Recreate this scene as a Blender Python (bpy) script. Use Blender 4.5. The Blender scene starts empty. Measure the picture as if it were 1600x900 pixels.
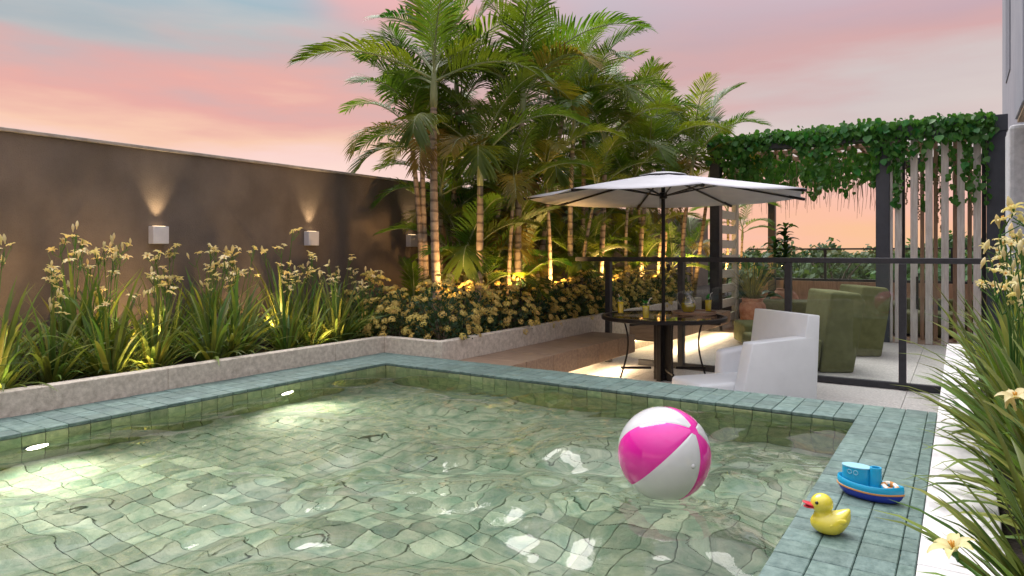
import bpy, bmesh, math, random
import numpy as np
from mathutils import Vector, Matrix, Euler, noise

random.seed(7)
R = math.radians
scene = bpy.context.scene
COL = scene.collection

# ------------------------------------------------------------------ camera
HEAD = R(33.24)                       # the view turns left of the pool's long axis (+Y)
cd = bpy.data.cameras.new('camera')
cam = bpy.data.objects.new('camera', cd)
COL.objects.link(cam)
cam.location = (0, 0, 1.0)
cam.rotation_euler = (R(90), 0, HEAD)
cd.lens = 24
cd.sensor_width = 36
cd.shift_y = -55 / 1600
cd.clip_start = 0.05
cd.clip_end = 8000
scene.camera = cam


def S(r, g, b):
    f = lambda c: (c / 255 / 12.92) if c / 255 <= 0.04045 else ((c / 255 + 0.055) / 1.055) ** 2.4
    return (f(r), f(g), f(b), 1.0)


# ------------------------------------------------------------------ sky
world = bpy.data.worlds.new('World')
scene.world = world
world.use_nodes = True
wn, wl = world.node_tree.nodes, world.node_tree.links
wn.clear()


def wnode(t, **kw):
    n = wn.new(t)
    for k, v in kw.items():
        setattr(n, k, v)
    return n


def wmath(op, a, b=None, clamp=False):
    n = wnode('ShaderNodeMath', operation=op, use_clamp=clamp)
    for i, v in enumerate((a, b)):
        if v is None:
            continue
        if isinstance(v, (int, float)):
            n.inputs[i].default_value = v
        else:
            wl.new(v, n.inputs[i])
    return n.outputs[0]


def wramp(fac, stops):
    n = wnode('ShaderNodeValToRGB')
    e = n.color_ramp.elements
    while len(e) < len(stops):
        e.new(0.5)
    for k, (p, c) in enumerate(stops):
        e[k].position = p
        e[k].color = c
    wl.new(fac, n.inputs[0])
    return n.outputs[0]


def wmix(fac, a, b):
    n = wnode('ShaderNodeMix', data_type='RGBA')
    for i, v in ((0, fac), (6, a), (7, b)):
        if isinstance(v, (int, float)):
            n.inputs[i].default_value = v
        elif isinstance(v, tuple):
            n.inputs[i].default_value = v
        else:
            wl.new(v, n.inputs[i])
    return n.outputs[2]


tc = wnode('ShaderNodeTexCoord')
sep = wnode('ShaderNodeSeparateXYZ')
wl.new(tc.outputs['Generated'], sep.inputs[0])
dx, dy, dz = sep.outputs
# long flat streaks of cloud
mp = wnode('ShaderNodeMapping')
mp.inputs['Scale'].default_value = (1.4, 1.4, 8.0)
mp.inputs['Rotation'].default_value = (R(6), R(-7), 0)
wl.new(tc.outputs['Generated'], mp.inputs[0])
n1 = wnode('ShaderNodeTexNoise')
n1.inputs['Scale'].default_value = 2.3
n1.inputs['Detail'].default_value = 8
n1.inputs['Roughness'].default_value = 0.5
wl.new(mp.outputs[0], n1.inputs['Vector'])
mp2 = wnode('ShaderNodeMapping')
mp2.inputs['Scale'].default_value = (1.0, 1.0, 3.2)
mp2.inputs['Location'].default_value = (3.1, 1.7, 0.4)
wl.new(tc.outputs['Generated'], mp2.inputs[0])
n2 = wnode('ShaderNodeTexNoise')
n2.inputs['Scale'].default_value = 2.4
n2.inputs['Detail'].default_value = 3
wl.new(mp2.outputs[0], n2.inputs['Vector'])
elev = wmath('ADD', dz, wmath('MULTIPLY', wmath('SUBTRACT', n1.outputs['Fac'], 0.5), 0.19))
# ramps by height (sine of the elevation)
left = wramp(elev, [(0.0, S(252, 214, 170)), (0.075, S(254, 226, 214)), (0.125, S(250, 214, 206)),
                    (0.165, S(248, 204, 180)), (0.205, S(232, 176, 168)), (0.245, S(206, 180, 180)), (0.275, S(186, 188, 190)),
                    (0.33, S(158, 178, 188)), (0.45, S(184, 184, 194)), (0.7, S(214, 214, 222)), (1.0, S(228, 230, 236))])
right = wramp(elev, [(0.0, S(250, 197, 158)), (0.04, S(251, 194, 168)), (0.09, S(248, 196, 182)),
                     (0.14, S(218, 206, 202)), (0.19, S(210, 196, 195)), (0.245, S(212, 172, 172)),
                     (0.31, S(198, 170, 178)), (0.45, S(190, 182, 194)), (0.7, S(214, 214, 222)), (1.0, S(228, 230, 236))])
# azimuth: from the left of the view to the right of it
az = wmath('ADD', wmath('MULTIPLY', dx, math.cos(HEAD)), wmath('MULTIPLY', dy, math.sin(HEAD)))
azf = wnode('ShaderNodeMapRange', interpolation_type='SMOOTHSTEP')
azf.inputs[1].default_value = -0.38
azf.inputs[2].default_value = 0.40
wl.new(wmath('ADD', az, wmath('MULTIPLY', wmath('SUBTRACT', n2.outputs['Fac'], 0.5), 0.5)), azf.inputs[0])
sky = wmix(azf.outputs[0], left, right)
# pink cloud veils
veil = wnode('ShaderNodeMapRange', interpolation_type='SMOOTHSTEP')
veil.inputs[1].default_value = 0.50
veil.inputs[2].default_value = 0.74
wl.new(n2.outputs['Fac'], veil.inputs[0])
hi = wnode('ShaderNodeMapRange', interpolation_type='SMOOTHSTEP')
hi.inputs[1].default_value = 0.13
hi.inputs[2].default_value = 0.26
wl.new(dz, hi.inputs[0])
sky = wmix(wmath('MULTIPLY', wmath('MULTIPLY', veil.outputs[0], hi.outputs[0]), 0.75), sky, S(232, 168, 164))
hsv = wnode('ShaderNodeHueSaturation')
hsv.inputs['Saturation'].default_value = 1.02
wl.new(sky, hsv.inputs['Color'])
sky = hsv.outputs[0]
# ground half of the sphere
below = wmath('LESS_THAN', dz, -0.02)
sky = wmix(below, sky, S(120, 110, 105))
bg = wnode('ShaderNodeBackground')
bg.inputs['Strength'].default_value = 0.56
# a veiled sky is brighter overhead than low down (CIE overcast law)
up = wmath('MAXIMUM', wmath('SUBTRACT', dz, 0.28), 0.0)
wl.new(wmath('MULTIPLY', wmath('ADD', wmath('MULTIPLY', up, 2.7), 1.0), 0.51), bg.inputs['Strength'])
wl.new(sky, bg.inputs['Color'])
wo = wnode('ShaderNodeOutputWorld')
wl.new(bg.outputs[0], wo.inputs['Surface'])

# ------------------------------------------------------------------ sun: the veiled evening sun high over the left wall
SUN_DIR = Vector((-0.47, 0.33, 0.83)).normalized()
sl = bpy.data.lights.new('sun', 'SUN')
sl.energy = 2.0
sl.angle = R(42)
sl.color = (1.0, 0.96, 0.93)
sun = bpy.data.objects.new('sun', sl)
COL.objects.link(sun)
sun.rotation_euler = SUN_DIR.to_track_quat('Z', 'Y').to_euler()

scene.view_settings.view_transform = 'Standard'
scene.view_settings.look = 'None'
scene.view_settings.exposure = 1.0
scene.view_settings.gamma = 1.0
cy = scene.cycles
cy.use_denoising = True
cy.max_bounces = 12
cy.transparent_max_bounces = 24
cy.transmission_bounces = 8
cy.glossy_bounces = 4
cy.diffuse_bounces = 3
cy.sample_clamp_indirect = 8
cy.blur_glossy = 0.3


# ------------------------------------------------------------------ object helpers
def tag(o, label=None, cat=None, group=None, kind=None):
    if label: o['label'] = label
    if cat: o['category'] = cat
    if group: o['group'] = group
    if kind: o['kind'] = kind
    return o


def obj(name, me, parent=None, loc=(0, 0, 0), rot=(0, 0, 0), scale=(1, 1, 1)):
    o = bpy.data.objects.new(name, me)
    COL.objects.link(o)
    if parent is not None: o.parent = parent
    o.location = loc
    o.rotation_euler = rot
    o.scale = scale
    return o


def empty(name, loc=(0, 0, 0), rz=0.0, label=None, cat=None, group=None):
    o = obj(name, None, None, loc, (0, 0, rz))
    o.empty_display_size = 0.1
    return tag(o, label, cat, group)


class MB:
    """Collects shapes into one mesh."""
    def __init__(s):
        s.v, s.f, s.mi = [], [], []

    def add(s, vs, fs, mi=0):
        k = len(s.v)
        s.v += [tuple(p) for p in vs]
        s.f += [tuple(i + k for i in f) for f in fs]
        s.mi += [mi] * len(fs)

    def box(s, x0, x1, y0, y1, z0, z1, mi=0, M=None):
        vs = [Vector(p) for p in ((x0, y0, z0), (x1, y0, z0), (x1, y1, z0), (x0, y1, z0),
                                  (x0, y0, z1), (x1, y0, z1), (x1, y1, z1), (x0, y1, z1))]
        if M is not None: vs = [M @ p for p in vs]
        s.add(vs, [(0, 3, 2, 1), (4, 5, 6, 7), (0, 1, 5, 4), (1, 2, 6, 5), (2, 3, 7, 6), (3, 0, 4, 7)], mi)

    def tube(s, pts, radii, n=8, mi=0, cap=True):
        pts = [Vector(p) for p in pts]
        if not hasattr(radii, '__len__'): radii = [radii] * len(pts)
        rings = []
        ref = None
        for i, p in enumerate(pts):
            t = (pts[min(i + 1, len(pts) - 1)] - pts[max(i - 1, 0)]).normalized()
            if ref is None:
                ref = Vector((1, 0, 0)) if abs(t.x) < 0.9 else Vector((0, 1, 0))
            a = (ref - t * ref.dot(t)).normalized()
            ref = a
            b = t.cross(a)
            rings.append([p + (a * math.cos(2 * math.pi * k / n) + b * math.sin(2 * math.pi * k / n)) * radii[i] for k in range(n)])
        vs = [q for r in rings for q in r]
        fs = []
        for i in range(len(pts) - 1):
            for k in range(n):
                fs.append((i * n + k, i * n + (k + 1) % n, (i + 1) * n + (k + 1) % n, (i + 1) * n + k))
        if cap:
            fs.append(tuple(range(n - 1, -1, -1)))
            fs.append(tuple((len(pts) - 1) * n + k for k in range(n)))
        s.add(vs, fs, mi)

    def lathe(s, prof, n=24, c=(0, 0, 0), mi=0, cap0=False, cap1=False):
        vs = [(c[0] + r * math.cos(2 * math.pi * k / n), c[1] + r * math.sin(2 * math.pi * k / n), c[2] + z) for r, z in prof for k in range(n)]
        fs = []
        for i in range(len(prof) - 1):
            for k in range(n):
                fs.append((i * n + k, i * n + (k + 1) % n, (i + 1) * n + (k + 1) % n, (i + 1) * n + k))
        if cap0: fs.append(tuple(range(n - 1, -1, -1)))
        if cap1: fs.append(tuple((len(prof) - 1) * n + k for k in range(n)))
        s.add(vs, fs, mi)

    def sphere(s, c, r, n=16, m=10, mi=0, sc=(1, 1, 1)):
        prof = [(max(1e-4, math.sin(math.pi * i / m)), -math.cos(math.pi * i / m)) for i in range(m + 1)]
        vs, fs = [], []
        for a, z in prof:
            for k in range(n):
                th = 2 * math.pi * k / n
                vs.append((c[0] + r * sc[0] * a * math.cos(th), c[1] + r * sc[1] * a * math.sin(th), c[2] + r * sc[2] * z))
        for i in range(m):
            for k in range(n):
                fs.append((i * n + k, i * n + (k + 1) % n, (i + 1) * n + (k + 1) % n, (i + 1) * n + k))
        s.add(vs, fs, mi)

    def mesh(s, name, mats, smooth=False, bevel=0.0, seg=1):
        me = bpy.data.meshes.new(name)
        me.from_pydata(s.v, [], s.f)
        if not isinstance(mats, (list, tuple)): mats = [mats]
        for m in mats: me.materials.append(m)
        if len(mats) > 1: me.polygons.foreach_set('material_index', s.mi)
        if bevel:
            bm = bmesh.new()
            bm.from_mesh(me)
            bmesh.ops.bevel(bm, geom=list(bm.edges), offset=bevel, segments=seg, profile=0.5, affect='EDGES', clamp_overlap=True)
            bm.to_mesh(me)
            bm.free()
        if smooth:
            me.polygons.foreach_set('use_smooth', [True] * len(me.polygons))
        me.update()
        return me

    def build(s, name, mats, parent=None, smooth=False, bevel=0.0, seg=1, **kw):
        return obj(name, s.mesh(name, mats, smooth, bevel, seg), parent, **kw)


def boxo(name, x0, x1, y0, y1, z0, z1, mat, parent=None, bevel=0.004, seg=1):
    m = MB()
    cx, cy_, cz = (x0 + x1) / 2, (y0 + y1) / 2, (z0 + z1) / 2
    m.box(x0 - cx, x1 - cx, y0 - cy_, y1 - cy_, z0 - cz, z1 - cz)
    off = parent.location if parent is not None else Vector((0, 0, 0))
    return m.build(name, mat, parent, bevel=bevel, seg=seg, loc=(cx - off[0], cy_ - off[1], cz - off[2]))


def auto_smooth(o, ang=35):
    me = o.data
    me.polygons.foreach_set('use_smooth', [True] * len(me.polygons))
    me.set_sharp_from_angle(angle=R(ang))
    return o


# ------------------------------------------------------------------ materials
def nodes_of(m):
    m.use_nodes = True
    nt = m.node_tree
    return nt, nt.nodes, nt.links, nt.nodes['Principled BSDF']


def pm(name, c1, c2=None, scale=8.0, rough=0.6, rough2=None, bump=0.0, bscale=60.0, rnd=0.0, stretch=(1, 1, 1),
       spec=0.5, metal=0.0, coat=0.0, coords='pos', detail=4.0, contrast=(0.35, 0.65), hue=0.0):
    m = bpy.data.materials.new(name)
    nt, N, L, b = nodes_of(m)
    b.inputs['Roughness'].default_value = rough
    b.inputs['Specular IOR Level'].default_value = spec
    b.inputs['Metallic'].default_value = metal
    b.inputs['Coat Weight'].default_value = coat
    if c2 is None: c2 = c1
    if coords == 'pos':
        g = N.new('ShaderNodeNewGeometry'); vec = g.outputs['Position']
    else:
        g = N.new('ShaderNodeTexCoord'); vec = g.outputs['Object']
    mpn = N.new('ShaderNodeMapping'); mpn.inputs['Scale'].default_value = stretch
    L.new(vec, mpn.inputs[0])
    vec = mpn.outputs[0]
    oi = N.new('ShaderNodeObjectInfo')
    if rnd:
        va = N.new('ShaderNodeVectorMath'); va.operation = 'ADD'
        sc = N.new('ShaderNodeVectorMath'); sc.operation = 'SCALE'
        cmb = N.new('ShaderNodeCombineXYZ')
        for i in range(3): L.new(oi.outputs['Random'], cmb.inputs[i])
        L.new(cmb.outputs[0], sc.inputs[0]); sc.inputs['Scale'].default_value = 37.0
        L.new(vec, va.inputs[0]); L.new(sc.outputs[0], va.inputs[1])
        vec = va.outputs[0]
    nz = N.new('ShaderNodeTexNoise')
    nz.inputs['Scale'].default_value = scale
    nz.inputs['Detail'].default_value = detail
    nz.inputs['Roughness'].default_value = 0.62
    L.new(vec, nz.inputs['Vector'])
    mr = N.new('ShaderNodeMapRange')
    mr.inputs[1].default_value, mr.inputs[2].default_value = contrast
    L.new(nz.outputs['Fac'], mr.inputs[0])
    mx = N.new('ShaderNodeMix'); mx.data_type = 'RGBA'
    mx.inputs[6].default_value = tuple(c1)[:3] + (1,)
    mx.inputs[7].default_value = tuple(c2)[:3] + (1,)
    L.new(mr.outputs[0], mx.inputs[0])
    colr = mx.outputs[2]
    if rnd:
        hs = N.new('ShaderNodeHueSaturation')
        mv = N.new('ShaderNodeMapRange')
        mv.inputs[3].default_value = 1 - rnd; mv.inputs[4].default_value = 1 + rnd
        L.new(oi.outputs['Random'], mv.inputs[0]); L.new(mv.outputs[0], hs.inputs['Value'])
        if hue:
            wnz = N.new('ShaderNodeTexWhiteNoise'); wnz.noise_dimensions = '1D'
            L.new(oi.outputs['Random'], wnz.inputs['W'])
            mh = N.new('ShaderNodeMapRange')
            mh.inputs[3].default_value = 0.5 - hue; mh.inputs[4].default_value = 0.5 + hue
            L.new(wnz.outputs['Value'], mh.inputs[0]); L.new(mh.outputs[0], hs.inputs['Hue'])
        L.new(colr, hs.inputs['Color'])
        colr = hs.outputs['Color']
    L.new(colr, b.inputs['Base Color'])
    if rough2 is not None:
        mr2 = N.new('ShaderNodeMapRange')
        mr2.inputs[3].default_value, mr2.inputs[4].default_value = rough, rough2
        L.new(nz.outputs['Fac'], mr2.inputs[0]); L.new(mr2.outputs[0], b.inputs['Roughness'])
    if bump:
        nb = N.new('ShaderNodeTexNoise'); nb.inputs['Scale'].default_value = bscale; nb.inputs['Detail'].default_value = 4
        L.new(vec, nb.inputs['Vector'])
        bp = N.new('ShaderNodeBump'); bp.inputs['Strength'].default_value = bump; bp.inputs['Distance'].default_value = 0.01
        L.new(nb.outputs['Fac'], bp.inputs['Height']); L.new(bp.outputs[0], b.inputs['Normal'])
    return m


def leafmat(name, c1, c2, rough=0.4, trans=0.35, rnd=0.25, scale=3.0, hue=0.03, tcol=None):
    m = pm(name, c1, c2, scale=scale, rough=rough, rnd=rnd, hue=hue, spec=0.28, contrast=(0.3, 0.7))
    nt, N, L = m.node_tree, m.node_tree.nodes, m.node_tree.links
    b = N['Principled BSDF']; out = N['Material Output']
    src = b.inputs['Base Color'].links[0].from_socket
    tr = N.new('ShaderNodeBsdfTranslucent')
    g = N.new('ShaderNodeMix'); g.data_type = 'RGBA'; g.blend_type = 'MULTIPLY'
    g.inputs[0].default_value = 1.0
    g.inputs[7].default_value = tcol or (1.5, 1.35, 0.5, 1)
    L.new(src, g.inputs[6]); L.new(g.outputs[2], tr.inputs['Color'])
    ms = N.new('ShaderNodeMixShader'); ms.inputs[0].default_value = trans
    L.new(b.outputs[0], ms.inputs[1]); L.new(tr.outputs[0], ms.inputs[2])
    L.new(ms.outputs[0], out.inputs['Surface'])
    return m


def thin_glass(name, tint=(0.93, 0.96, 0.95, 1), rough=0.0, refl=1.0):
    m = bpy.data.materials.new(name)
    nt, N, L, b = nodes_of(m)
    N.remove(b)
    tr = N.new('ShaderNodeBsdfTransparent'); tr.inputs['Color'].default_value = tint
    gl = N.new('ShaderNodeBsdfGlossy'); gl.inputs['Roughness'].default_value = rough
    lw = N.new('ShaderNodeLayerWeight'); lw.inputs['Blend'].default_value = 0.5
    pw = N.new('ShaderNodeMath'); pw.operation = 'POWER'; pw.inputs[1].default_value = 5.0
    L.new(lw.outputs['Facing'], pw.inputs[0])
    ms = N.new('ShaderNodeMixShader')
    mu = N.new('ShaderNodeMath'); mu.operation = 'MULTIPLY_ADD'; mu.inputs[1].default_value = 0.92 * refl; mu.inputs[2].default_value = 0.06 * refl
    L.new(pw.outputs[0], mu.inputs[0])
    L.new(mu.outputs[0], ms.inputs[0]); L.new(tr.outputs[0], ms.inputs[1]); L.new(gl.outputs[0], ms.inputs[2])
    L.new(ms.outputs[0], N['Material Output'].inputs['Surface'])
    return m


def real_glass(name, color=(1, 1, 1, 1), ior=1.45, rough=0.0):
    m = bpy.data.materials.new(name)
    nt, N, L, b = nodes_of(m)
    b.inputs['Base Color'].default_value = color
    b.inputs['Roughness'].default_value = rough
    b.inputs['IOR'].default_value = ior
    b.inputs['Transmission Weight'].default_value = 1.0
    return m


def emit(name, color, strength):
    m = bpy.data.materials.new(name)
    nt, N, L, b = nodes_of(m)
    N.remove(b)
    e = N.new('ShaderNodeEmission')
    e.inputs['Color'].default_value = tuple(color)[:3] + (1,)
    e.inputs['Strength'].default_value = strength
    L.new(e.outputs[0], N['Material Output'].inputs['Surface'])
    return m


M = {}
M['tile'] = pm('green_stone_tile', (0.066, 0.120, 0.106), (0.145, 0.215, 0.192), scale=22, rough=0.42, rough2=0.75, bump=0.35, bscale=90, rnd=0.16, hue=0.012)
M['floor_tile'] = pm('pool_floor_tile', (0.120, 0.205, 0.150), (0.32, 0.37, 0.28), scale=9, rough=0.6, bump=0.4, bscale=60, rnd=0.32, hue=0.02)
M['wall_tile'] = pm('pool_wall_tile', (0.15, 0.215, 0.10), (0.29, 0.34, 0.17), scale=18, rough=0.5, bump=0.3, bscale=80, rnd=0.2, hue=0.02)
M['grout'] = pm('grout', (0.055, 0.08, 0.07), (0.08, 0.105, 0.095), scale=40, rough=0.9)
M['floor_grout'] = pm('floor_grout', (0.17, 0.21, 0.16), (0.23, 0.27, 0.21), scale=40, rough=0.9)
M['concrete'] = pm('grey_concrete', (0.38, 0.335, 0.275), (0.68, 0.615, 0.525), scale=26, rough=0.85, bump=0.35, bscale=120, contrast=(0.3, 0.7), detail=8)
M['pillar'] = pm('pillar_concrete', (0.40, 0.41, 0.43), (0.52, 0.53, 0.55), scale=14, rough=0.85, bump=0.25, bscale=90, detail=8)
M['stucco'] = pm('brown_grey_stucco', (0.104, 0.083, 0.069), (0.142, 0.114, 0.096), scale=2.2, rough=0.85, bump=0.75, bscale=85, detail=8)
_nt = M['stucco'].node_tree; _b = _nt.nodes['Principled BSDF']; _src = _b.inputs['Base Color'].links[0].from_socket
_g = _nt.nodes.new('ShaderNodeNewGeometry'); _m = _nt.nodes.new('ShaderNodeMapping'); _m.inputs['Scale'].default_value = (1, 3.0, 0.7)
_n = _nt.nodes.new('ShaderNodeTexNoise'); _n.inputs['Scale'].default_value = 1.6; _n.inputs['Detail'].default_value = 6
_r = _nt.nodes.new('ShaderNodeMapRange'); _r.inputs[1].default_value = 0.5; _r.inputs[2].default_value = 0.75; _r.inputs[3].default_value = 1.0; _r.inputs[4].default_value = 0.86
_x = _nt.nodes.new('ShaderNodeMix'); _x.data_type = 'RGBA'; _x.blend_type = 'MULTIPLY'; _x.inputs[0].default_value = 1.0
_nt.links.new(_g.outputs['Position'], _m.inputs[0]); _nt.links.new(_m.outputs[0], _n.inputs['Vector']); _nt.links.new(_n.outputs['Fac'], _r.inputs[0])
_nt.links.new(_src, _x.inputs[6]); _nt.links.new(_r.outputs[0], _x.inputs[7]); _nt.links.new(_x.outputs[2], _b.inputs['Base Color'])
M['cap'] = pm('wall_cap', (0.25, 0.22, 0.2), (0.36, 0.32, 0.29), scale=9, rough=0.7)
M['soil'] = pm('dark_soil', (0.012, 0.009, 0.007), (0.035, 0.025, 0.018), scale=30, rough=0.95, bump=1.0, bscale=50)
M['paving'] = pm('terrazzo_paving', (0.33, 0.315, 0.295), (0.56, 0.535, 0.505), scale=42, rough=0.55, bump=0.1, bscale=120, rnd=0.05, detail=8)
M['white_stone'] = pm('white_marble', (0.56, 0.55, 0.56), (0.82, 0.81, 0.81), scale=3.2, rough=0.45, stretch=(2.2, 1, 1), detail=6)
M['wood'] = pm('bench_wood', (0.205, 0.138, 0.094), (0.29, 0.202, 0.142), scale=5, rough=0.5, rough2=0.6, bump=0.04, bscale=60, detail=2, stretch=(1, 7, 7), rnd=0.12)
M['deck_wood'] = pm('deck_wood', (0.16, 0.09, 0.055), (0.27, 0.16, 0.10), scale=6, rough=0.55, bump=0.15, bscale=50, stretch=(1, 8, 8), rnd=0.15)
M['slat_wood'] = pm('slat_wood', (0.46, 0.41, 0.375), (0.62, 0.575, 0.535), scale=7, rough=0.6, bump=0.15, bscale=60, stretch=(6, 6, 0.6), rnd=0.08)
M['tan_slat'] = pm('tan_slat_wood', (0.34, 0.21, 0.135), (0.46, 0.30, 0.20), scale=7, rough=0.6, stretch=(6, 6, 0.6), rnd=0.1)
M['pale_wood'] = pm('pale_wood', (0.72, 0.66, 0.56), (0.80, 0.74, 0.64), scale=7, rough=0.6, stretch=(5, 1, 5), rnd=0.08)
M['metal'] = pm('dark_metal', (0.020, 0.021, 0.026), (0.032, 0.033, 0.04), scale=12, rough=0.42, spec=0.45)
M['blue_metal'] = pm('blue_grey_metal', (0.032, 0.037, 0.052), (0.046, 0.052, 0.068), scale=6, rough=0.5)
M['black'] = pm('black_paint', (0.010, 0.008, 0.008), (0.016, 0.013, 0.012), scale=12, rough=0.4, spec=0.25)
M['canvas'] = pm('white_canvas', (0.46, 0.465, 0.50), (0.54, 0.545, 0.58), scale=3, rough=0.85, bump=0.1, bscale=300)
M['green_fabric'] = pm('olive_fabric', (0.095, 0.100, 0.030), (0.135, 0.140, 0.050), scale=9, rough=0.85, bump=0.35, bscale=250)
M['white_plastic'] = pm('white_plastic', (0.68, 0.71, 0.73), (0.73, 0.76, 0.78), scale=4, rough=0.38)
M['terracotta'] = pm('terracotta', (0.30, 0.115, 0.06), (0.50, 0.26, 0.16), scale=9, rough=0.8, bump=0.5, bscale=60, detail=8)
M['lamp_box'] = pm('lamp_paint', (0.50, 0.50, 0.54), (0.58, 0.58, 0.62), scale=8, rough=0.35)
M['ground'] = pm('distant_ground', (0.05, 0.07, 0.03), (0.11, 0.11, 0.07), scale=0.03, rough=0.95)
M['podium'] = pm('podium_wall', (0.25, 0.24, 0.23), (0.32, 0.31, 0.30), scale=1.0, rough=0.85)
M['facade'] = pm('facade_paint', (0.20, 0.215, 0.26), (0.24, 0.255, 0.30), scale=2.0, rough=0.7)
M['facade_strip'] = pm('facade_textured_strip', (0.10, 0.11, 0.145), (0.19, 0.205, 0.25), scale=70, rough=0.85, bump=0.8, bscale=120)
M['soffit'] = pm('soffit_wood', (0.30, 0.22, 0.15), (0.40, 0.30, 0.21), scale=6, rough=0.7, stretch=(1, 6, 6))
M['glass'] = thin_glass('pane_glass', (0.95, 0.97, 0.96, 1), refl=0.45)
M['table_glass'] = thin_glass('smoked_glass', (0.86, 0.84, 0.82, 1), refl=0.6)
M['drink_glass'] = thin_glass('drink_glass', (0.965, 0.975, 0.97, 1), refl=1.0)
M['jug_glass'] = thin_glass('jug_glass', (0.90, 0.92, 0.92, 1), refl=2.2)
M['juice'] = pm('yellow_juice', (0.80, 0.64, 0.015), (0.90, 0.74, 0.03), scale=60, rough=0.15, spec=0.5)
M['juice'].node_tree.nodes['Principled BSDF'].inputs['Emission Strength'].default_value = 0
jn = M['juice'].node_tree
jt = jn.nodes.new('ShaderNodeBsdfTranslucent'); jt.inputs['Color'].default_value = (0.97, 0.82, 0.05, 1)
jm = jn.nodes.new('ShaderNodeMixShader'); jm.inputs[0].default_value = 0.5
jn.links.new(jn.nodes['Principled BSDF'].outputs[0], jm.inputs[1]); jn.links.new(jt.outputs[0], jm.inputs[2])
jn.links.new(jm.outputs[0], jn.nodes['Material Output'].inputs['Surface'])
M['mint'] = leafmat('mint_leaf', (0.02, 0.20, 0.05), (0.05, 0.32, 0.09), trans=0.3)
M['pink'] = pm('pink_vinyl', (0.70, 0.018, 0.32), (0.76, 0.022, 0.36), scale=3, rough=0.06, coat=0.6)
M['white_vinyl'] = pm('white_vinyl', (0.56, 0.57, 0.58), (0.64, 0.65, 0.66), scale=3, rough=0.06, coat=0.6)
M['duck'] = pm('yellow_rubber', (0.68, 0.58, 0.05), (0.74, 0.64, 0.07), scale=12, rough=0.16, coat=0.4)
M['red'] = pm('red_rubber', (0.50, 0.015, 0.03), rough=0.3)
M['eye'] = pm('black_gloss', (0.01, 0.01, 0.01), rough=0.08)
M['cyan'] = pm('cyan_plastic', (0.012, 0.33, 0.58), (0.016, 0.37, 0.63), scale=4, rough=0.3)
M['navy'] = pm('blue_plastic', (0.016, 0.035, 0.36), (0.02, 0.045, 0.40), scale=4, rough=0.3)
M['light_blue'] = pm('pale_blue_plastic', (0.28, 0.55, 0.68), rough=0.35)
M['orange'] = pm('orange_plastic', (0.62, 0.26, 0.06), rough=0.35)
M['cream_plastic'] = pm('cream_plastic', (0.78, 0.74, 0.66), rough=0.35)
M['tray'] = pm('tray_wood', (0.22, 0.13, 0.085), (0.30, 0.19, 0.125), scale=8, rough=0.5, stretch=(1, 6, 6))
# plants
M['blade'] = leafmat('blade_leaf', (0.075, 0.13, 0.032), (0.19, 0.235, 0.055), rough=0.4, trans=0.3, rnd=0.4, hue=0.045)
M['stalk'] = leafmat('flower_stalk', (0.05, 0.12, 0.02), (0.08, 0.17, 0.03), trans=0.1)
M['petal'] = leafmat('cream_petal', (0.66, 0.57, 0.26), (0.78, 0.71, 0.44), rough=0.55, trans=0.35, rnd=0.12, scale=20, hue=0.01, tcol=(1.1, 1.0, 0.6, 1))
M['petal_core'] = pm('flower_core', (0.55, 0.27, 0.03), rough=0.6)
M['frond'] = leafmat('palm_leaf', (0.036, 0.096, 0.013), (0.155, 0.228, 0.027), rough=0.45, trans=0.38, rnd=0.35, scale=1.4, hue=0.03)
M['frond_dry'] = leafmat('palm_leaf_yellowing', (0.10, 0.085, 0.02), (0.24, 0.20, 0.035), rough=0.45, trans=0.35, rnd=0.3, scale=1.4, hue=0.03)
M['crownshaft'] = pm('crownshaft', (0.14, 0.18, 0.075), (0.26, 0.29, 0.14), scale=6, rough=0.45, stretch=(1, 1, 0.3), rnd=0.15)
M['shrub_leaf'] = leafmat('shrub_leaf', (0.030, 0.068, 0.032), (0.068, 0.115, 0.052), rough=0.45, trans=0.25, rnd=0.2, scale=9)
M['shrub_flower'] = leafmat('shrub_flower', (0.45, 0.345, 0.075), (0.68, 0.54, 0.18), rough=0.7, trans=0.25, rnd=0.2, scale=25, hue=0.015, tcol=(1.1, 1.0, 0.6, 1))
M['vine'] = leafmat('vine_leaf', (0.028, 0.125, 0.026), (0.075, 0.235, 0.045), rough=0.35, trans=0.35, rnd=0.3, scale=5)
M['tendril'] = pm('tendril', (0.30, 0.22, 0.13), (0.42, 0.32, 0.2), scale=40, rough=0.8)
M['tree_leaf'] = leafmat('tree_leaf', (0.035, 0.085, 0.035), (0.11, 0.18, 0.07), rough=0.6, trans=0.3, rnd=0.25, scale=0.5)
M['bark'] = pm('bark', (0.07, 0.05, 0.035), (0.12, 0.09, 0.06), scale=5, rough=0.9)
M['rubber_leaf'] = leafmat('broad_leaf', (0.02, 0.075, 0.02), (0.06, 0.14, 0.035), rough=0.3, trans=0.3, rnd=0.3)
M['pot_grass'] = leafmat('pot_grass', (0.16, 0.17, 0.06), (0.30, 0.30, 0.12), rough=0.6, trans=0.3, rnd=0.3)
M['led'] = emit('warm_led', (1.0, 0.72, 0.42), 14.0)
M['pool_lens'] = emit('pool_lamp_lens', (1.0, 0.96, 0.78), 14.0)
M['warm_lens'] = emit('warm_lamp_lens', (1.0, 0.70, 0.38), 2.5)


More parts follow.
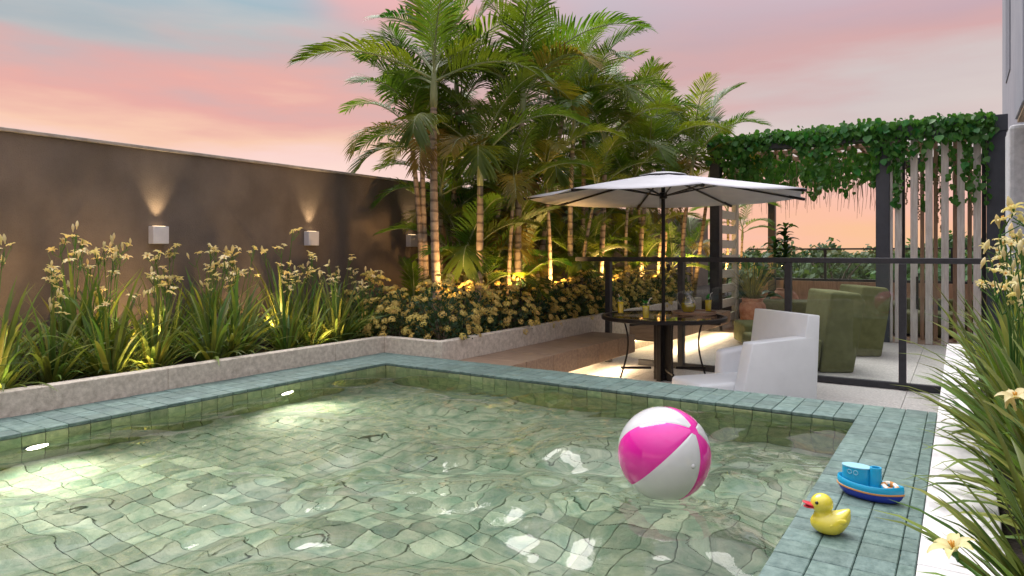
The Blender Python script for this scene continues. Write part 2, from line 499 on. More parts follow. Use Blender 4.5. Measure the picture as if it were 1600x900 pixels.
def trunk_material():
    m = pm('palm_trunk', (0.20, 0.15, 0.10), (0.36, 0.29, 0.20), scale=9, rough=0.7, bump=0.3, bscale=40, rnd=0.22, hue=0.015)
    nt, N, L = m.node_tree, m.node_tree.nodes, m.node_tree.links
    b = N['Principled BSDF']
    src = b.inputs['Base Color'].links[0].from_socket
    t = N.new('ShaderNodeTexCoord'); sp = N.new('ShaderNodeSeparateXYZ')
    L.new(t.outputs['Object'], sp.inputs[0])
    nz = N.new('ShaderNodeTexNoise'); nz.inputs['Scale'].default_value = 6
    L.new(t.outputs['Object'], nz.inputs['Vector'])
    a = N.new('ShaderNodeMath'); a.operation = 'MULTIPLY_ADD'; a.inputs[1].default_value = 0.05
    L.new(nz.outputs['Fac'], a.inputs[0]); L.new(sp.outputs[2], a.inputs[2])
    k = N.new('ShaderNodeMath'); k.operation = 'MULTIPLY'; k.inputs[1].default_value = 1 / 0.11
    L.new(a.outputs[0], k.inputs[0])
    fr = N.new('ShaderNodeMath'); fr.operation = 'FRACT'
    L.new(k.outputs[0], fr.inputs[0])
    rp = N.new('ShaderNodeValToRGB')
    rp.color_ramp.elements[0].position = 0.0; rp.color_ramp.elements[0].color = (0.22, 0.2, 0.18, 1)
    rp.color_ramp.elements[1].position = 0.30; rp.color_ramp.elements[1].color = (1, 1, 1, 1)
    e = rp.color_ramp.elements.new(0.18); e.color = (0.35, 0.3, 0.27, 1)
    L.new(fr.outputs[0], rp.inputs[0])
    mx = N.new('ShaderNodeMix'); mx.data_type = 'RGBA'; mx.blend_type = 'MULTIPLY'; mx.inputs[0].default_value = 0.8
    L.new(src, mx.inputs[6]); L.new(rp.outputs[0], mx.inputs[7])
    L.new(mx.outputs[2], b.inputs['Base Color'])
    return m


M['trunk'] = trunk_material()

# ------------------------------------------------------------------ main measures (metres; z = 0 is the pool deck)
XL, XLO = -4.36, -4.84          # pool's left edge, outer edge of the left deck
XR, XRO = -0.525, -0.115        # pool's right edge, outer edge of the right deck
YB, YBO = 4.56, 5.04            # pool's far edge, outer edge of the far deck
YN, YNO = -1.20, -1.68          # pool's near edge (behind the camera)
ZW, ZP = -0.058, -0.53          # water level, pool floor
ZF = -0.46                      # terrace floor
XWALL = -6.2
T = 0.12


def structure(o): return tag(o, kind='structure')


# ------------------------------------------------------------------ ground, podium, terrace
m = MB(); m.add([(-4000, -4000, -9), (4000, -4000, -9), (4000, 4000, -9), (-4000, 4000, -9)], [(0, 1, 2, 3)])
structure(m.build('ground', M['ground']))
structure(boxo('podium', -7.2, 7.0, -4.0, 19.0, -9.0, -0.70, M['podium'], bevel=0))

floor = structure(boxo('terrace_floor', XLO - 0.0, 0.44, YBO + 0.02, 12.66, -0.68, ZF - 0.012, M['grout'], bevel=0))
xs = [-4.1 + 0.91 * k for k in range(6)]
ys = [YBO + 0.03 + 0.847 * k for k in range(10)]
for i in range(5):
    for j in range(9):
        x0, x1, y0, y1 = xs[i], min(xs[i + 1], 0.44), ys[j], ys[j + 1]
        mm = MB(); w, h = (x1 - x0) / 2 - 0.002, (y1 - y0) / 2 - 0.002
        mm.box(-w, w, -h, h, -0.02, 0.0)
        o = mm.build('paving_slab', M['paving'], floor, bevel=0.0015)
        o.location = Vector(((x0 + x1) / 2, (y0 + y1) / 2, ZF)) - floor.location

# wooden deck under the pergola
deck = structure(boxo('wood_deck', -4.1, 0.44, 12.67, 17.45, -0.68, ZF - 0.02, M['grout'], bevel=0))
for k in range(34):
    y0 = 12.68 + k * 0.14
    mm = MB(); mm.box(-2.26, 2.26, -0.067, 0.067, -0.022, 0)
    o = mm.build('deck_board', M['deck_wood'], deck, bevel=0.003)
    o.location = Vector((-1.83, y0 + 0.07, ZF + 0.002)) - deck.location

# ------------------------------------------------------------------ pool: basin, tiles, water
basin = structure(empty('pool_basin', (0, 0, 0)))
mm = MB()
mm.box(XL - 0.02, XR + 0.02, YN - 0.02, YB + 0.02, -0.66, ZP - 0.012)
mm.build('basin_floor', M['floor_grout'], basin)
for (a, b_, c, d) in ((XLO, XL - 0.012, YNO, YBO), (XR + 0.012, XRO, YNO, YBO), (XL - 0.012, XR + 0.012, YB + 0.012, YBO), (XL - 0.012, XR + 0.012, YNO, YN - 0.012)):
    mm = MB(); mm.box(a, b_, c, d, -0.68, -0.014)
    mm.build('basin_wall', M['grout'], basin)


def tile_mesh(name, sx, sy, sz, mat, bev=0.003):
    t = MB(); t.box(-sx / 2, sx / 2, -sy / 2, sy / 2, -sz, 0)
    return t.mesh(name, mat, bevel=bev)


def in_view(p):
    d = Vector(p) - Vector((0, 0, 1))
    f = Vector((-math.sin(HEAD), math.cos(HEAD), 0)); r = Vector((math.cos(HEAD), math.sin(HEAD), 0))
    Z = d.dot(f)
    if Z < 0.2: return None
    px, py = 800 + 1068 * d.dot(r) / Z, 395 - 1068 * d.z / Z
    return (px, py, Z) if -60 < px < 1660 and -40 < py < 960 else None


def lay(parent, name, mats, spots, me_of, limit=300, stuff_name=None):
    """The pieces that show largest one by one, the others joined into one part."""
    ranked = sorted(range(len(spots)), key=lambda i: (in_view(spots[i][0])[2] if in_view(spots[i][0]) else 1e3 + i))
    mb = MB()
    for n, i in enumerate(ranked):
        loc, rot, key = spots[i]
        me = me_of(key)
        if n < limit:
            obj(name, me, parent, loc, rot)
        else:
            X = Matrix.Translation(loc) @ Euler(rot).to_matrix().to_4x4()
            mb.add([X @ v.co for v in me.vertices], [tuple(p.vertices) for p in me.polygons])
    if mb.v:
        tag(mb.build(stuff_name or name + '_field', mats, parent), kind='stuff')


def rj(a): return random.uniform(-a, a)


coping = structure(empty('pool_deck', (0, 0, 0)))
full = tile_mesh('deck_tile', T - 0.0028, T - 0.0028, 0.022, M['tile'])
part_w = (XRO - XR) - 3 * T
narrow = tile_mesh('deck_tile', part_w - 0.003, T - 0.0028, 0.022, M['tile'])
spots = []


def dspot(x, y, key='f'):
    spots.append(((x, y, rj(0.0012)), (rj(0.006), rj(0.006), 0), key))


ny = int((YBO - YNO) / T)
for j in range(ny):
    y = YBO - T * (j + 0.5)
    for i in range(4): dspot(XL - T * (i + 0.5), y)
    for i in range(3): dspot(XR + T * (i + 0.5), y)
    dspot(XR + 3 * T + part_w / 2, y, 'n')
nx = 32
tw = (XR - XL) / nx
bt = tile_mesh('deck_tile', tw - 0.0028, T - 0.0028, 0.022, M['tile'])
for i in range(nx):
    for j in range(4):
        dspot(XL + tw * (i + 0.5), YB + T * (j + 0.5), 'b')
        dspot(XL + tw * (i + 0.5), YN - T * (j + 0.5), 'b')
lay(coping, 'deck_tile', M['tile'], spots, lambda k: {'f': full, 'n': narrow, 'b': bt}[k])

# wall tiles
wt = tile_mesh('wall_tile', tw - 0.003, 0.112, 0.014, M['wall_tile'], 0.002)
wt2 = tile_mesh('wall_tile', T - 0.003, 0.112, 0.014, M['wall_tile'], 0.002)
rows = 4
hrow = (-0.024 - ZP) / rows
wt = tile_mesh('wall_tile', tw - 0.003, hrow - 0.003, 0.014, M['wall_tile'], 0.002)
wt2 = tile_mesh('wall_tile', T - 0.003, hrow - 0.003, 0.014, M['wall_tile'], 0.002)
spots = []
for r_ in range(rows):
    z = -0.024 - hrow * (r_ + 0.5)
    for i in range(nx):
        spots.append(((XL + tw * (i + 0.5), YB + rj(0.0008), z), (R(90), 0, 0), 'a'))
    for j in range(47):
        y = YB - T * (j + 0.5)
        spots.append(((XL + rj(0.0008), y, z), (R(90), 0, R(90)), 'b'))
        spots.append(((XR + rj(0.0008), y, z), (R(90), 0, R(-90)), 'b'))
# leave the holes of the two pool lamps in the left wall
LAMPS = [(-4.36, 1.75, -0.19), (-4.36, 3.47, -0.19)]
lay(basin, 'wall_tile', M['wall_tile'], spots, lambda k: wt if k == 'a' else wt2)

FT = (XR - XL) / 32
fl = tile_mesh('floor_tile', FT - 0.0022, FT - 0.0022, 0.02, M['floor_tile'], 0.0018)
spots = []
for i in range(32):
    for j in range(int((YB - YN) / FT)):
        spots.append(((XL + FT * (i + 0.5), YB - FT * (j + 0.5), ZP + rj(0.0025)), (rj(0.012), rj(0.012), 0), 'x'))
pf = structure(empty('pool_floor', (0, 0, 0)))
lay(pf, 'floor_tile', M['floor_tile'], spots, lambda k: fl)

# water
nxw, nyw = 240, 360
rng = np.random.RandomState(5)
gx = np.linspace(XL + 0.001, XR - 0.001, nxw); gy = np.linspace(YN + 0.001, YB - 0.001, nyw)
GX, GY = np.meshgrid(gx, gy)
# warp the plane so that crests bend, then add waves of several lengths
WX = GX + 0.10 * np.sin(2.3 * GY + 0.7) + 0.06 * np.sin(5.1 * GX + 3.1 * GY)
WY = GY + 0.10 * np.sin(2.9 * GX + 1.9) + 0.06 * np.sin(4.3 * GY - 3.7 * GX + 1.0)
H = np.zeros_like(GX)
for lam, amp, cnt in ((1.05, 0.0095, 5), (0.58, 0.0042, 7), (0.33, 0.0018, 9), (0.17, 0.0005, 9), (0.10, 0.00016, 10)):
    for _ in range(cnt):
        a = rng.uniform(0, 2 * np.pi); ph = rng.uniform(0, 2 * np.pi); l = lam * rng.uniform(0.8, 1.25)
        k = 2 * np.pi / l
        H += amp * np.sin(k * (WX * np.cos(a) + WY * np.sin(a)) + ph) * rng.uniform(0.6, 1.1)
CALM = 0.72 + 0.28 * np.sin(1.1 * GX + 0.9 * GY + 0.6) + 0.22 * np.sin(1.9 * GX - 1.3 * GY + 2.0) + 0.12 * (GX + 2.4)
CALM = np.maximum(CALM, 0.35) * (1 + 0.28 * np.clip((3.0 - GY) / 1.5, 0, 1))
RB = np.sqrt((GX + 1.089) ** 2 + (GY - 2.884) ** 2)      # ripple rings round the floating ball
H += 0.0030 * np.sin(2 * np.pi * RB / 0.085) * np.exp(-((RB - 0.12) / 0.16) ** 2)
vs = np.stack([GX, GY, ZW + H * CALM], -1).reshape(-1, 3)
me = bpy.data.meshes.new('pool_water')
idx = np.arange(nxw * nyw).reshape(nyw, nxw)
fs = np.stack([idx[:-1, :-1], idx[:-1, 1:], idx[1:, 1:], idx[1:, :-1]], -1).reshape(-1, 4)
me.from_pydata(vs.tolist(), [], fs.tolist())
me.polygons.foreach_set('use_smooth', [True] * len(me.polygons))
wm = real_glass('pool_water', (0.965, 1.0, 0.885, 1), ior=1.333)
wt_, wN, wL, wb = nodes_of(wm)
wg = wN.new('ShaderNodeNewGeometry')
wz = wN.new('ShaderNodeTexNoise'); wz.inputs['Scale'].default_value = 17; wz.inputs['Detail'].default_value = 3
wL.new(wg.outputs['Position'], wz.inputs['Vector'])
wbp = wN.new('ShaderNodeBump'); wbp.inputs['Strength'].default_value = 0.4; wbp.inputs['Distance'].default_value = 0.0013
wL.new(wz.outputs['Fac'], wbp.inputs['Height']); wL.new(wbp.outputs[0], wb.inputs['Normal'])
me.materials.append(wm)
structure(obj('pool_water', me))

# pool lamps in the left wall
for k, (x, y, z) in enumerate(LAMPS):
    t = empty('pool_lamp', (x, y, z), 0, ['submerged pool lamp in the left pool wall nearer the viewer', 'submerged pool lamp in the left pool wall near the far corner'][k], 'pool lamp', 'pool lamps in the left wall')
    for nm, mt, ry, rz, x0, x1 in (('frame', M['metal'], 0.066, 0.038, 0.002, 0.016), ('lens', M['pool_lens'], 0.055, 0.028, 0.0165, 0.022)):
        a = MB(); nq = 28
        a.add([(x0, ry * math.cos(q * 6.2832 / nq), rz * math.sin(q * 6.2832 / nq)) for q in range(nq)] + [(x1, 0.96 * ry * math.cos(q * 6.2832 / nq), 0.96 * rz * math.sin(q * 6.2832 / nq)) for q in range(nq)],
              [(q, (q + 1) % nq, nq + (q + 1) % nq, nq + q) for q in range(nq)] + [tuple(nq + q for q in range(nq))])
        auto_smooth(a.build(nm, mt, t), 40)
    ld = bpy.data.lights.new('pool_light', 'SPOT'); ld.energy = 26; ld.color = (1.0, 0.95, 0.76)
    ld.spot_size = R(125); ld.spot_blend = 0.9; ld.shadow_soft_size = 0.05
    lo = bpy.data.objects.new('pool_light', ld); COL.objects.link(lo); lo.parent = t
    lo.location = (0.06, 0, 0.02)
    lo.rotation_euler = Vector((-0.80, 0.12, 0.60)).to_track_quat('Z', 'Y').to_euler()

# ------------------------------------------------------------------ planter kerbs and walls
def kerb(name, boxes, label, cat):
    t = empty(name, (boxes[0][0], boxes[0][2], 0), 0, label, cat)
    for b_ in boxes:
        boxo('kerb_block', *b_, M['concrete'], t, bevel=0.005)
    return t


KZ = 0.155
XK2 = -4.10
kerb('planter_kerb', [(XLO - 0.10, XLO, y0, min(y0 + 1.6, 5.14) - 0.002, -0.1, KZ + k * 0.0) for k, y0 in enumerate((-2.0, -0.4, 1.2, 2.8, 4.4))] +
     [(XLO + 0.001, XK2 - 0.0985, YBO, YBO + 0.10, -0.1, KZ - 0.001)], 'low concrete kerb holding the flower bed along the dark wall', 'kerb')
kerb('planter_kerb', [(XK2 - 0.096, XK2, y0, y0 + 1.95 - 0.002, -0.68, KZ) for y0 in (YBO, YBO + 1.95, YBO + 3.9, YBO + 5.85)],
     'concrete kerb of the palm bed behind the wooden benches', 'kerb')
structure(boxo('planter_soil', XWALL, XLO - 0.09, -2.5, 5.2, -0.7, 0.05, M['soil'], bevel=0))
structure(boxo('palm_bed_soil', XWALL, XK2 - 0.09, 5.22, 20.0, -0.7, 0.05, M['soil'], bevel=0))

wall = empty('boundary_wall', (XWALL, 3, 0), 0, 'dark brown grey stucco boundary wall with thin pale coping', 'wall')
boxo('wall_body', XWALL - 0.2, XWALL, -5.0, 20.0, -0.7, 1.94, M['stucco'], wall, bevel=0)
boxo('coping', XWALL - 0.23, XWALL + 0.025, -5.0, 20.0, 1.942, 1.972, M['cap'], wall, bevel=0.004)

# white stone edge and right-hand planter
edge = structure(boxo('white_stone_edge', XRO + 0.008, 0.126, -2.0, 8.9, -0.68, -0.02, M['grout'], bevel=0))
for k in range(12):
    y0 = -2.0 + k * 0.908
    mm = MB(); mm.box(-0.1205, 0.1205, -0.4525, 0.4525, -0.03, 0)
    o = mm.build('edge_slab', M['white_stone'], edge, bevel=0.003)
    o.location = Vector((0.0077, y0 + 0.454, 0.004 + rj(0.001))) - edge.location
structure(boxo('side_bed_soil', 0.131, 1.6, -2.0, 8.9, -0.68, -0.04, M['soil'], bevel=0))

# sconces
SC = [3.47, 5.24, 6.94, -0.2]
for k, y in enumerate(SC):
    t = empty('wall_lamp', (XWALL, y, 1.16), 0,
              ['square grey up-light on the dark wall, leftmost of the three lit lamps', 'square grey up-light on the dark wall, middle one of the three lit lamps',
               'square grey up-light on the dark wall beside the palms', 'square grey up-light at the near end of the dark wall'][k], 'wall lamp', 'wall lamps on the dark wall')
    a = MB(); a.box(0.0, 0.085, -0.074, 0.074, -0.078, 0.083); a.build('housing', M['lamp_box'], t, bevel=0.004)
    a = MB(); a.box(0.02, 0.065, -0.05, 0.05, 0.0835, 0.086); a.build('lens', M['warm_lens'], t)
    ld = bpy.data.lights.new('wall_light', 'SPOT'); ld.energy = 11; ld.color = (1.0, 0.72, 0.40)
    ld.spot_size = R(64); ld.spot_blend = 1.0; ld.shadow_soft_size = 0.02
    lo = bpy.data.objects.new('wall_light', ld); COL.objects.link(lo); lo.parent = t
    lo.location = (0.078, 0, 0.092)
    lo.rotation_euler = Vector((0.17, 0, -1)).to_track_quat('Z', 'Y').to_euler()


# garden spots standing in the beds
def garden_spot(x, y, aim, power, col, size, label, group, hs=0.3):
    t = empty('garden_spotlight', (x, y, 0.02), 0, label, 'spotlight', group)
    d = (Vector(aim) - Vector((x, y, 0.02 + hs))).normalized()
    q = d.to_track_quat('Z', 'Y').to_matrix().to_4x4()
    a = MB(); a.tube([(0, 0, 0), (0, 0, hs - 0.02)], 0.008); a.build('spike', M['black'], t)
    a = MB(); a.lathe([(0.016, -0.04), (0.022, -0.036), (0.024, 0.022), (0.021, 0.022), (0.0195, 0.012)], 14, cap0=True)
    a.v = [tuple(Matrix.Translation((0, 0, hs)) @ q @ Vector(p)) for p in a.v]
    a.build('housing', M['black'], t, smooth=True)
    a = MB(); a.lathe([(0.0192, 0.0115), (0.001, 0.012)], 14)
    a.v = [tuple(Matrix.Translation((0, 0, hs)) @ q @ Vector(p)) for p in a.v]
    a.build('lens', M['warm_lens'], t)
    ld = bpy.data.lights.new('garden_light', 'SPOT'); ld.energy = power; ld.color = col
    ld.spot_size = R(size); ld.spot_blend = 0.8; ld.shadow_soft_size = 0.06
    lo = bpy.data.objects.new('garden_light', ld); COL.objects.link(lo); lo.parent = t
    lo.location = Vector((0, 0, hs)) + d * 0.05
    lo.rotation_euler = (-d).to_track_quat('Z', 'Y').to_euler()


WARM = (1.0, 0.56, 0.20); YEL = (1.0, 0.62, 0.25)
for k, y in enumerate((1.80, 2.75, 4.55)):
    garden_spot(-4.975, y, (-5.5, y - 0.1, 0.8), 9, YEL, 130,
                ['tiny kerb spotlight lighting the leaves near the left edge', 'tiny kerb spotlight lighting the leaves left of the first wall lamp', 'tiny kerb spotlight lighting the leaves below the second wall lamp'][k], 'spotlights in the lily bed', 0.08)
for k, y in enumerate((1.95, 3.05, 4.25)):
    garden_spot(-5.50, y, (XWALL, y + 0.1, 0.95), 36, YEL, 125,
                ['small spotlight hidden among the lilies near the left edge', 'small spotlight hidden among the lilies below the first wall lamp', 'small spotlight hidden in the lilies between the wall lamps'][k], 'spotlights in the lily bed', 0.22)
for k, (x, y, ax, ay, p) in enumerate(((-4.40, 5.78, -4.9, 6.0, 34), (-4.40, 6.90, -4.9, 7.1, 40), (-4.40, 8.02, -4.9, 8.2, 40), (-4.40, 9.70, -4.9, 9.9, 42), (-4.40, 11.38, -4.9, 11.6, 42), (-4.45, 13.2, -4.8, 13.6, 60), (-4.3, 15.3, -4.6, 16.0, 50))):
    garden_spot(x, y, (ax, ay, 1.2), p * 1.15, WARM, 150, 'small warm spotlight at the foot of the palms, number counted along the kerb from the pool corner'.replace('number counted along the kerb from the pool corner', ['first from the pool corner', 'second from the pool corner', 'third from the pool corner', 'beside the glass fence', 'beyond the glass fence', 'behind the louvred trellis', 'at the back railing'][k]), 'spotlights in the palm bed', 0.56)


# ------------------------------------------------------------------ benches
def bench(y0, y1, label):
    t = empty('bench', (-3.8, y0, ZF), 0, label, 'bench', 'floating wooden benches')
    z1, z0 = -0.05, -0.275
    n = max(1, round((y1 - y0) / 0.52))
    for k in range(n):
        a, b_ = y0 + (y1 - y0) * k / n, y0 + (y1 - y0) * (k + 1) / n
        boxo('board', XK2 + 0.002, -3.49, a + 0.006, b_ - 0.006, z0, z1 - 0.002 * (k % 2), M['wood'], t, bevel=0.003)
    boxo('bracket', XK2 + 0.004, -3.62, y0 + 0.1, y1 - 0.1, z0 - 0.03, z0 - 0.001, M['metal'], t, bevel=0)
    boxo('light_strip', XK2 + 0.006, XK2 + 0.036, y0 + 0.1, y1 - 0.1, z0 - 0.044, z0 - 0.032, M['led'], t, bevel=0)
    la = bpy.data.lights.new('bench_light', 'AREA'); la.shape = 'RECTANGLE'; la.size = 0.08; la.size_y = y1 - y0 - 0.2
    la.energy = 6.5 * (y1 - y0); la.color = (1.0, 0.70, 0.40)
    lo = bpy.data.objects.new('bench_light', la); COL.objects.link(lo); lo.parent = t
    lo.location = Vector((-3.56, (y0 + y1) / 2, z0 - 0.012)) - t.location
    return t


bench(5.06, 8.22, 'floating brown wood bench from the pool edge up to the fence')
bench(9.43, 12.6, 'floating brown wood bench beyond the glass fence beside the trellis')

# ------------------------------------------------------------------ fence with glass
YF = 8.36
fence = empty('glass_fence', (-2.0, YF, ZF), 0, 'dark metal fence with clear glass panels across the terrace', 'fence')
posts = [-3.93, -2.93, -1.655, -0.506]
boxo('top_rail', -4.42, 0.42, YF - 0.03, YF + 0.03, 0.885, 0.945, M['metal'], fence, bevel=0.004)
boxo('base_rail', XK2 + 0.6, XRO + 0.0, YF - 0.028, YF + 0.028, ZF + 0.002, ZF + 0.075, M['metal'], fence, bevel=0.004)
for x in posts:
    boxo('post', x - 0.035, x + 0.035, YF - 0.045, YF + 0.045, ZF + 0.001, 0.884, M['metal'], fence, bevel=0.004)
for x0, x1, z0 in ((-3.86, -2.97, ZF + 0.08), (-2.89, -1.70, ZF + 0.08), (-1.61, -0.55, ZF + 0.08), (-0.46, -0.13, ZF + 0.08)):
    boxo('glass_panel', x0, x1, YF - 0.005, YF + 0.005, z0, 0.883, M['glass'], fence, bevel=0)

# ------------------------------------------------------------------ round table and what stands on it
TX, TY, TZ = -2.84, 7.5, 0.275
t = empty('round_table', (TX, TY, ZF), 0, 'round black metal table with smoked glass top in front of the fence', 'table')
ht = TZ - ZF
a = MB(); a.lathe([(0.665, -0.035), (0.70, -0.035), (0.705, -0.03), (0.705, 0.004), (0.698, 0.008), (0.665, 0.008), (0.665, -0.035)], 64, (0, 0, ht))
auto_smooth(a.build('rim', M['black'], t))
a = MB(); a.lathe([(0.664, -0.006), (0.664, 0.002)], 64, (0, 0, ht), cap0=True, cap1=True); a.build('glass_top', M['table_glass'], t)
for k in range(4):
    th = R(45 + 90 * k) + HEAD + R(3)
    dx_, dy_ = math.cos(th), math.sin(th)
    a = MB(); a.box(-0.028, 0.028, -0.028, 0.028, 0.0, ht - 0.037, M=Matrix.Translation((dx_ * 0.082, dy_ * 0.082, 0)) @ Matrix.Rotation(th, 4, 'Z'))
    a.build('centre_leg', M['black'], t, bevel=0.003)
    a = MB(); a.box(0.10, 0.69, -0.02, 0.02, ht - 0.06, ht - 0.037, M=Matrix.Rotation(th, 4, 'Z')); a.build('top_arm', M['black'], t, bevel=0.002)
for k in range(4):
    th = HEAD + R(90 * k)
    dx_, dy_ = math.cos(th), math.sin(th)
    pts = []
    for i in range(15):
        s_ = i / 14
        rr = 0.47 - 0.075 * math.sin(math.pi * min(1, (1 - s_) * 1.15)) * 1.0 + 0.10 * s_ ** 3
        pts.append((dx_ * (0.40 + 0.10 * math.sin(math.pi * (1 - s_) * 0.5) + 0.0 - 0.0 + (0.06 * s_ ** 4) - 0.09 * math.sin(math.pi * s_) * -0.0 - 0.065 * math.sin(math.pi * s_)), 
                    dy_ * (0.40 + 0.10 * math.sin(math.pi * (1 - s_) * 0.5) + (0.06 * s_ ** 4) - 0.065 * math.sin(math.pi * s_)), 0.0 + s_ * (ht - 0.037)))
    a = MB(); a.tube(pts, 0.011, 8); a.build('curved_leg', M['black'], t, smooth=True)
    a = MB(); a.box(0.14, 0.485, -0.012, 0.012, 0.13, 0.155, M=Matrix.Rotation(th, 4, 'Z')); a.build('stretcher', M['black'], t, bevel=0.002)


def at_table(px, py):
    u, w = (px - 800) / 1068, (py - 395) / 1068
    Z = (1.0 - TZ - 0.006) / w
    F = Vector((-math.sin(HEAD), math.cos(HEAD), 0)); Rv = Vector((math.cos(HEAD), math.sin(HEAD), 0))
    p = F * Z + Rv * (u * Z)
    return p.x, p.y


def drink(px, py, label, rz):
    x, y = at_table(px, py)
    t = empty('drink_glass', (x, y, TZ + 0.003), rz, label, 'drink', 'juice glasses on the round table')
    H_ = 0.185
    a = MB(); a.lathe([(0.001, 0.0), (0.032, 0.0), (0.034, 0.004), (0.040, H_), (0.0375, H_), (0.0325, 0.02), (0.001, 0.018)], 28)
    a.build('glass', M['drink_glass'], t, smooth=True)
    a = MB(); a.lathe([(0.001, 0.0195), (0.0318, 0.0215), (0.0366, H_ - 0.035), (0.001, H_ - 0.035)], 28)
    a.build('juice', M['juice'], t, smooth=False)
    a = MB(); a.tube([(-0.01, 0.005, 0.05), (0.030, -0.004, 0.195), (0.038, -0.006, 0.222), (0.065, -0.010, 0.236)], 0.0035, 8)
    a.build('straw', M['cream_plastic'], t, smooth=True)
    a = MB()
    for k in range(14):
        th = random.uniform(0, 6.3); e = random.uniform(0.2, 1.3); l = random.uniform(0.03, 0.055)
        d = Vector((math.cos(th) * math.cos(e), math.sin(th) * math.cos(e), math.sin(e))); s_ = d.cross(Vector((0, 0, 1))).normalized() * l * 0.36
        b0 = Vector((-0.008, 0.004, H_ - 0.03 + random.uniform(0, 0.03)))
        a.add([b0, b0 + d * l * 0.5 + s_, b0 + d * l, b0 + d * l * 0.5 - s_], [(0, 1, 2), (0, 2, 3)])
    a.build('mint_sprig', M['mint'], t)


drink(970, 491.5, 'tall yellow juice with mint, leftmost glass near the table rim', 2.6)
drink(1009.5, 499, 'tall yellow juice with mint, between the umbrella pole and the leftmost glass', 0.6)
trx, try_ = at_table(1085, 490)
t = empty('serving_tray', (trx, try_, TZ + 0.003), 0, 'round wooden tray under the juice pitcher', 'tray')
a = MB(); a.lathe([(0.001, 0.0), (0.245, 0.0), (0.255, 0.004), (0.262, 0.03), (0.252, 0.03), (0.245, 0.012), (0.001, 0.012)], 48)
auto_smooth(a.build('tray_plate', M['tray'], t))
TRZ = 0.0155


def on_tray(o, dx_, dy_):
    o.location = (trx + dx_, try_ + dy_, TZ + TRZ)


drink(1107, 490, 'tall yellow juice with mint standing on the tray beside the pitcher', 1.2)
bpy.data.objects['drink_glass.002'].location.z = TZ + TRZ
px_, py_ = at_table(1076, 489)
t = empty('juice_pitcher', (px_, py_, TZ + TRZ), HEAD, 'clear glass pitcher half full of yellow juice on the tray', 'pitcher')
prof = [(0.001, 0.0), (0.060, 0.0), (0.075, 0.015), (0.088, 0.05), (0.088, 0.085), (0.074, 0.13), (0.052, 0.17), (0.045, 0.195), (0.052, 0.225), (0.066, 0.255)]
inner = [(r_ - 0.004 if r_ > 0.01 else r_, z_ + (0.006 if z_ < 0.01 else 0)) for r_, z_ in reversed(prof)]
inner[0] = (0.063, 0.255)
a = MB(); a.lathe(prof + inner, 36)
a.build('jug', M['jug_glass'], t, smooth=True)
a = MB(); a.lathe([(0.001, 0.0075), (0.055, 0.0075), (0.0695, 0.017), (0.0825, 0.051), (0.083, 0.084), (0.078, 0.105), (0.001, 0.105)], 36); a.build('juice', M['juice'], t)
pts = [(-0.060, 0, 0.235), (-0.095, 0, 0.242), (-0.125, 0, 0.225), (-0.138, 0, 0.18), (-0.13, 0, 0.13), (-0.105, 0, 0.09), (-0.086, 0, 0.075)]
a = MB(); a.tube(pts, 0.0075, 10); a.build('handle', M['jug_glass'], t, smooth=True)

# ------------------------------------------------------------------ umbrella
UX, UY = TX, TY
t = empty('patio_umbrella', (UX, UY, ZF), HEAD, 'white octagonal patio umbrella standing through the round table', 'umbrella')
zt, ze = 1.90 - ZF, 1.63 - ZF
RU = 1.6
a = MB(); a.tube([(0, 0, 0.0), (0, 0, zt + 0.03)], 0.021, 16); auto_smooth(a.build('pole', M['black'], t))
a = MB(); a.lathe([(0.045, 0.002), (0.045, 0.03), (0.035, 0.035), (0.026, 0.08)], 28, cap0=True, cap1=True); auto_smooth(a.build('base', M['black'], t))
a = MB()
ring = lambda rr, z: [(rr * math.cos(R(45 * k)), rr * math.sin(R(45 * k)), z) for k in range(8)]
sag = []
NS, NSEG = 7, 6
for i in range(NS + 1):
    f = i / NS
    rr = 0.02 + (RU - 0.02) * f
    zz = zt - (zt - ze) * (f ** 1.08)
    row = []
    for k in range(8):
        p0 = Vector((math.cos(R(45 * k)), math.sin(R(45 * k)), 0)); p1 = Vector((math.cos(R(45 * k + 45)), math.sin(R(45 * k + 45)), 0))
        for j in range(NSEG):
            q = p0.lerp(p1, j / NSEG)
            s_ = math.sin(math.pi * j / NSEG)
            row.append((q.x * rr * (1 - 0.02 * s_ * f), q.y * rr * (1 - 0.02 * s_ * f), zz - 0.022 * s_ * f))
    sag.append(row)
nn = 8 * NSEG
vs = [p for row in sag for p in row]
fs = [(i * nn + k, (i + 1) * nn + k, (i + 1) * nn + (k + 1) % nn, i * nn + (k + 1) % nn) for i in range(NS) for k in range(nn)]
a.add(vs, fs)
o = a.build('canopy', M['canvas'], t)
md = o.modifiers.new('thickness', 'SOLIDIFY'); md.thickness = 0.006; md.offset = 1
o = auto_smooth(o, 12)
a = MB(); a.lathe([(0.001, 0.028), (0.12, 0.02), (0.28, -0.012), (0.275, -0.018), (0.12, 0.012)], 8, (0, 0, zt)); a.build('vent_cap', M['canvas'], t)
a = MB(); a.lathe([(0.02, 0.02), (0.022, 0.05), (0.012, 0.07), (0.001, 0.072)], 12, (0, 0, zt)); a.build('finial', M['black'], t, smooth=True)
zh = 1.655 - ZF
a = MB(); a.lathe([(0.022, -0.04), (0.045, -0.03), (0.045, 0.03), (0.022, 0.04)], 16, (0, 0, zh)); a.build('runner', M['black'], t)
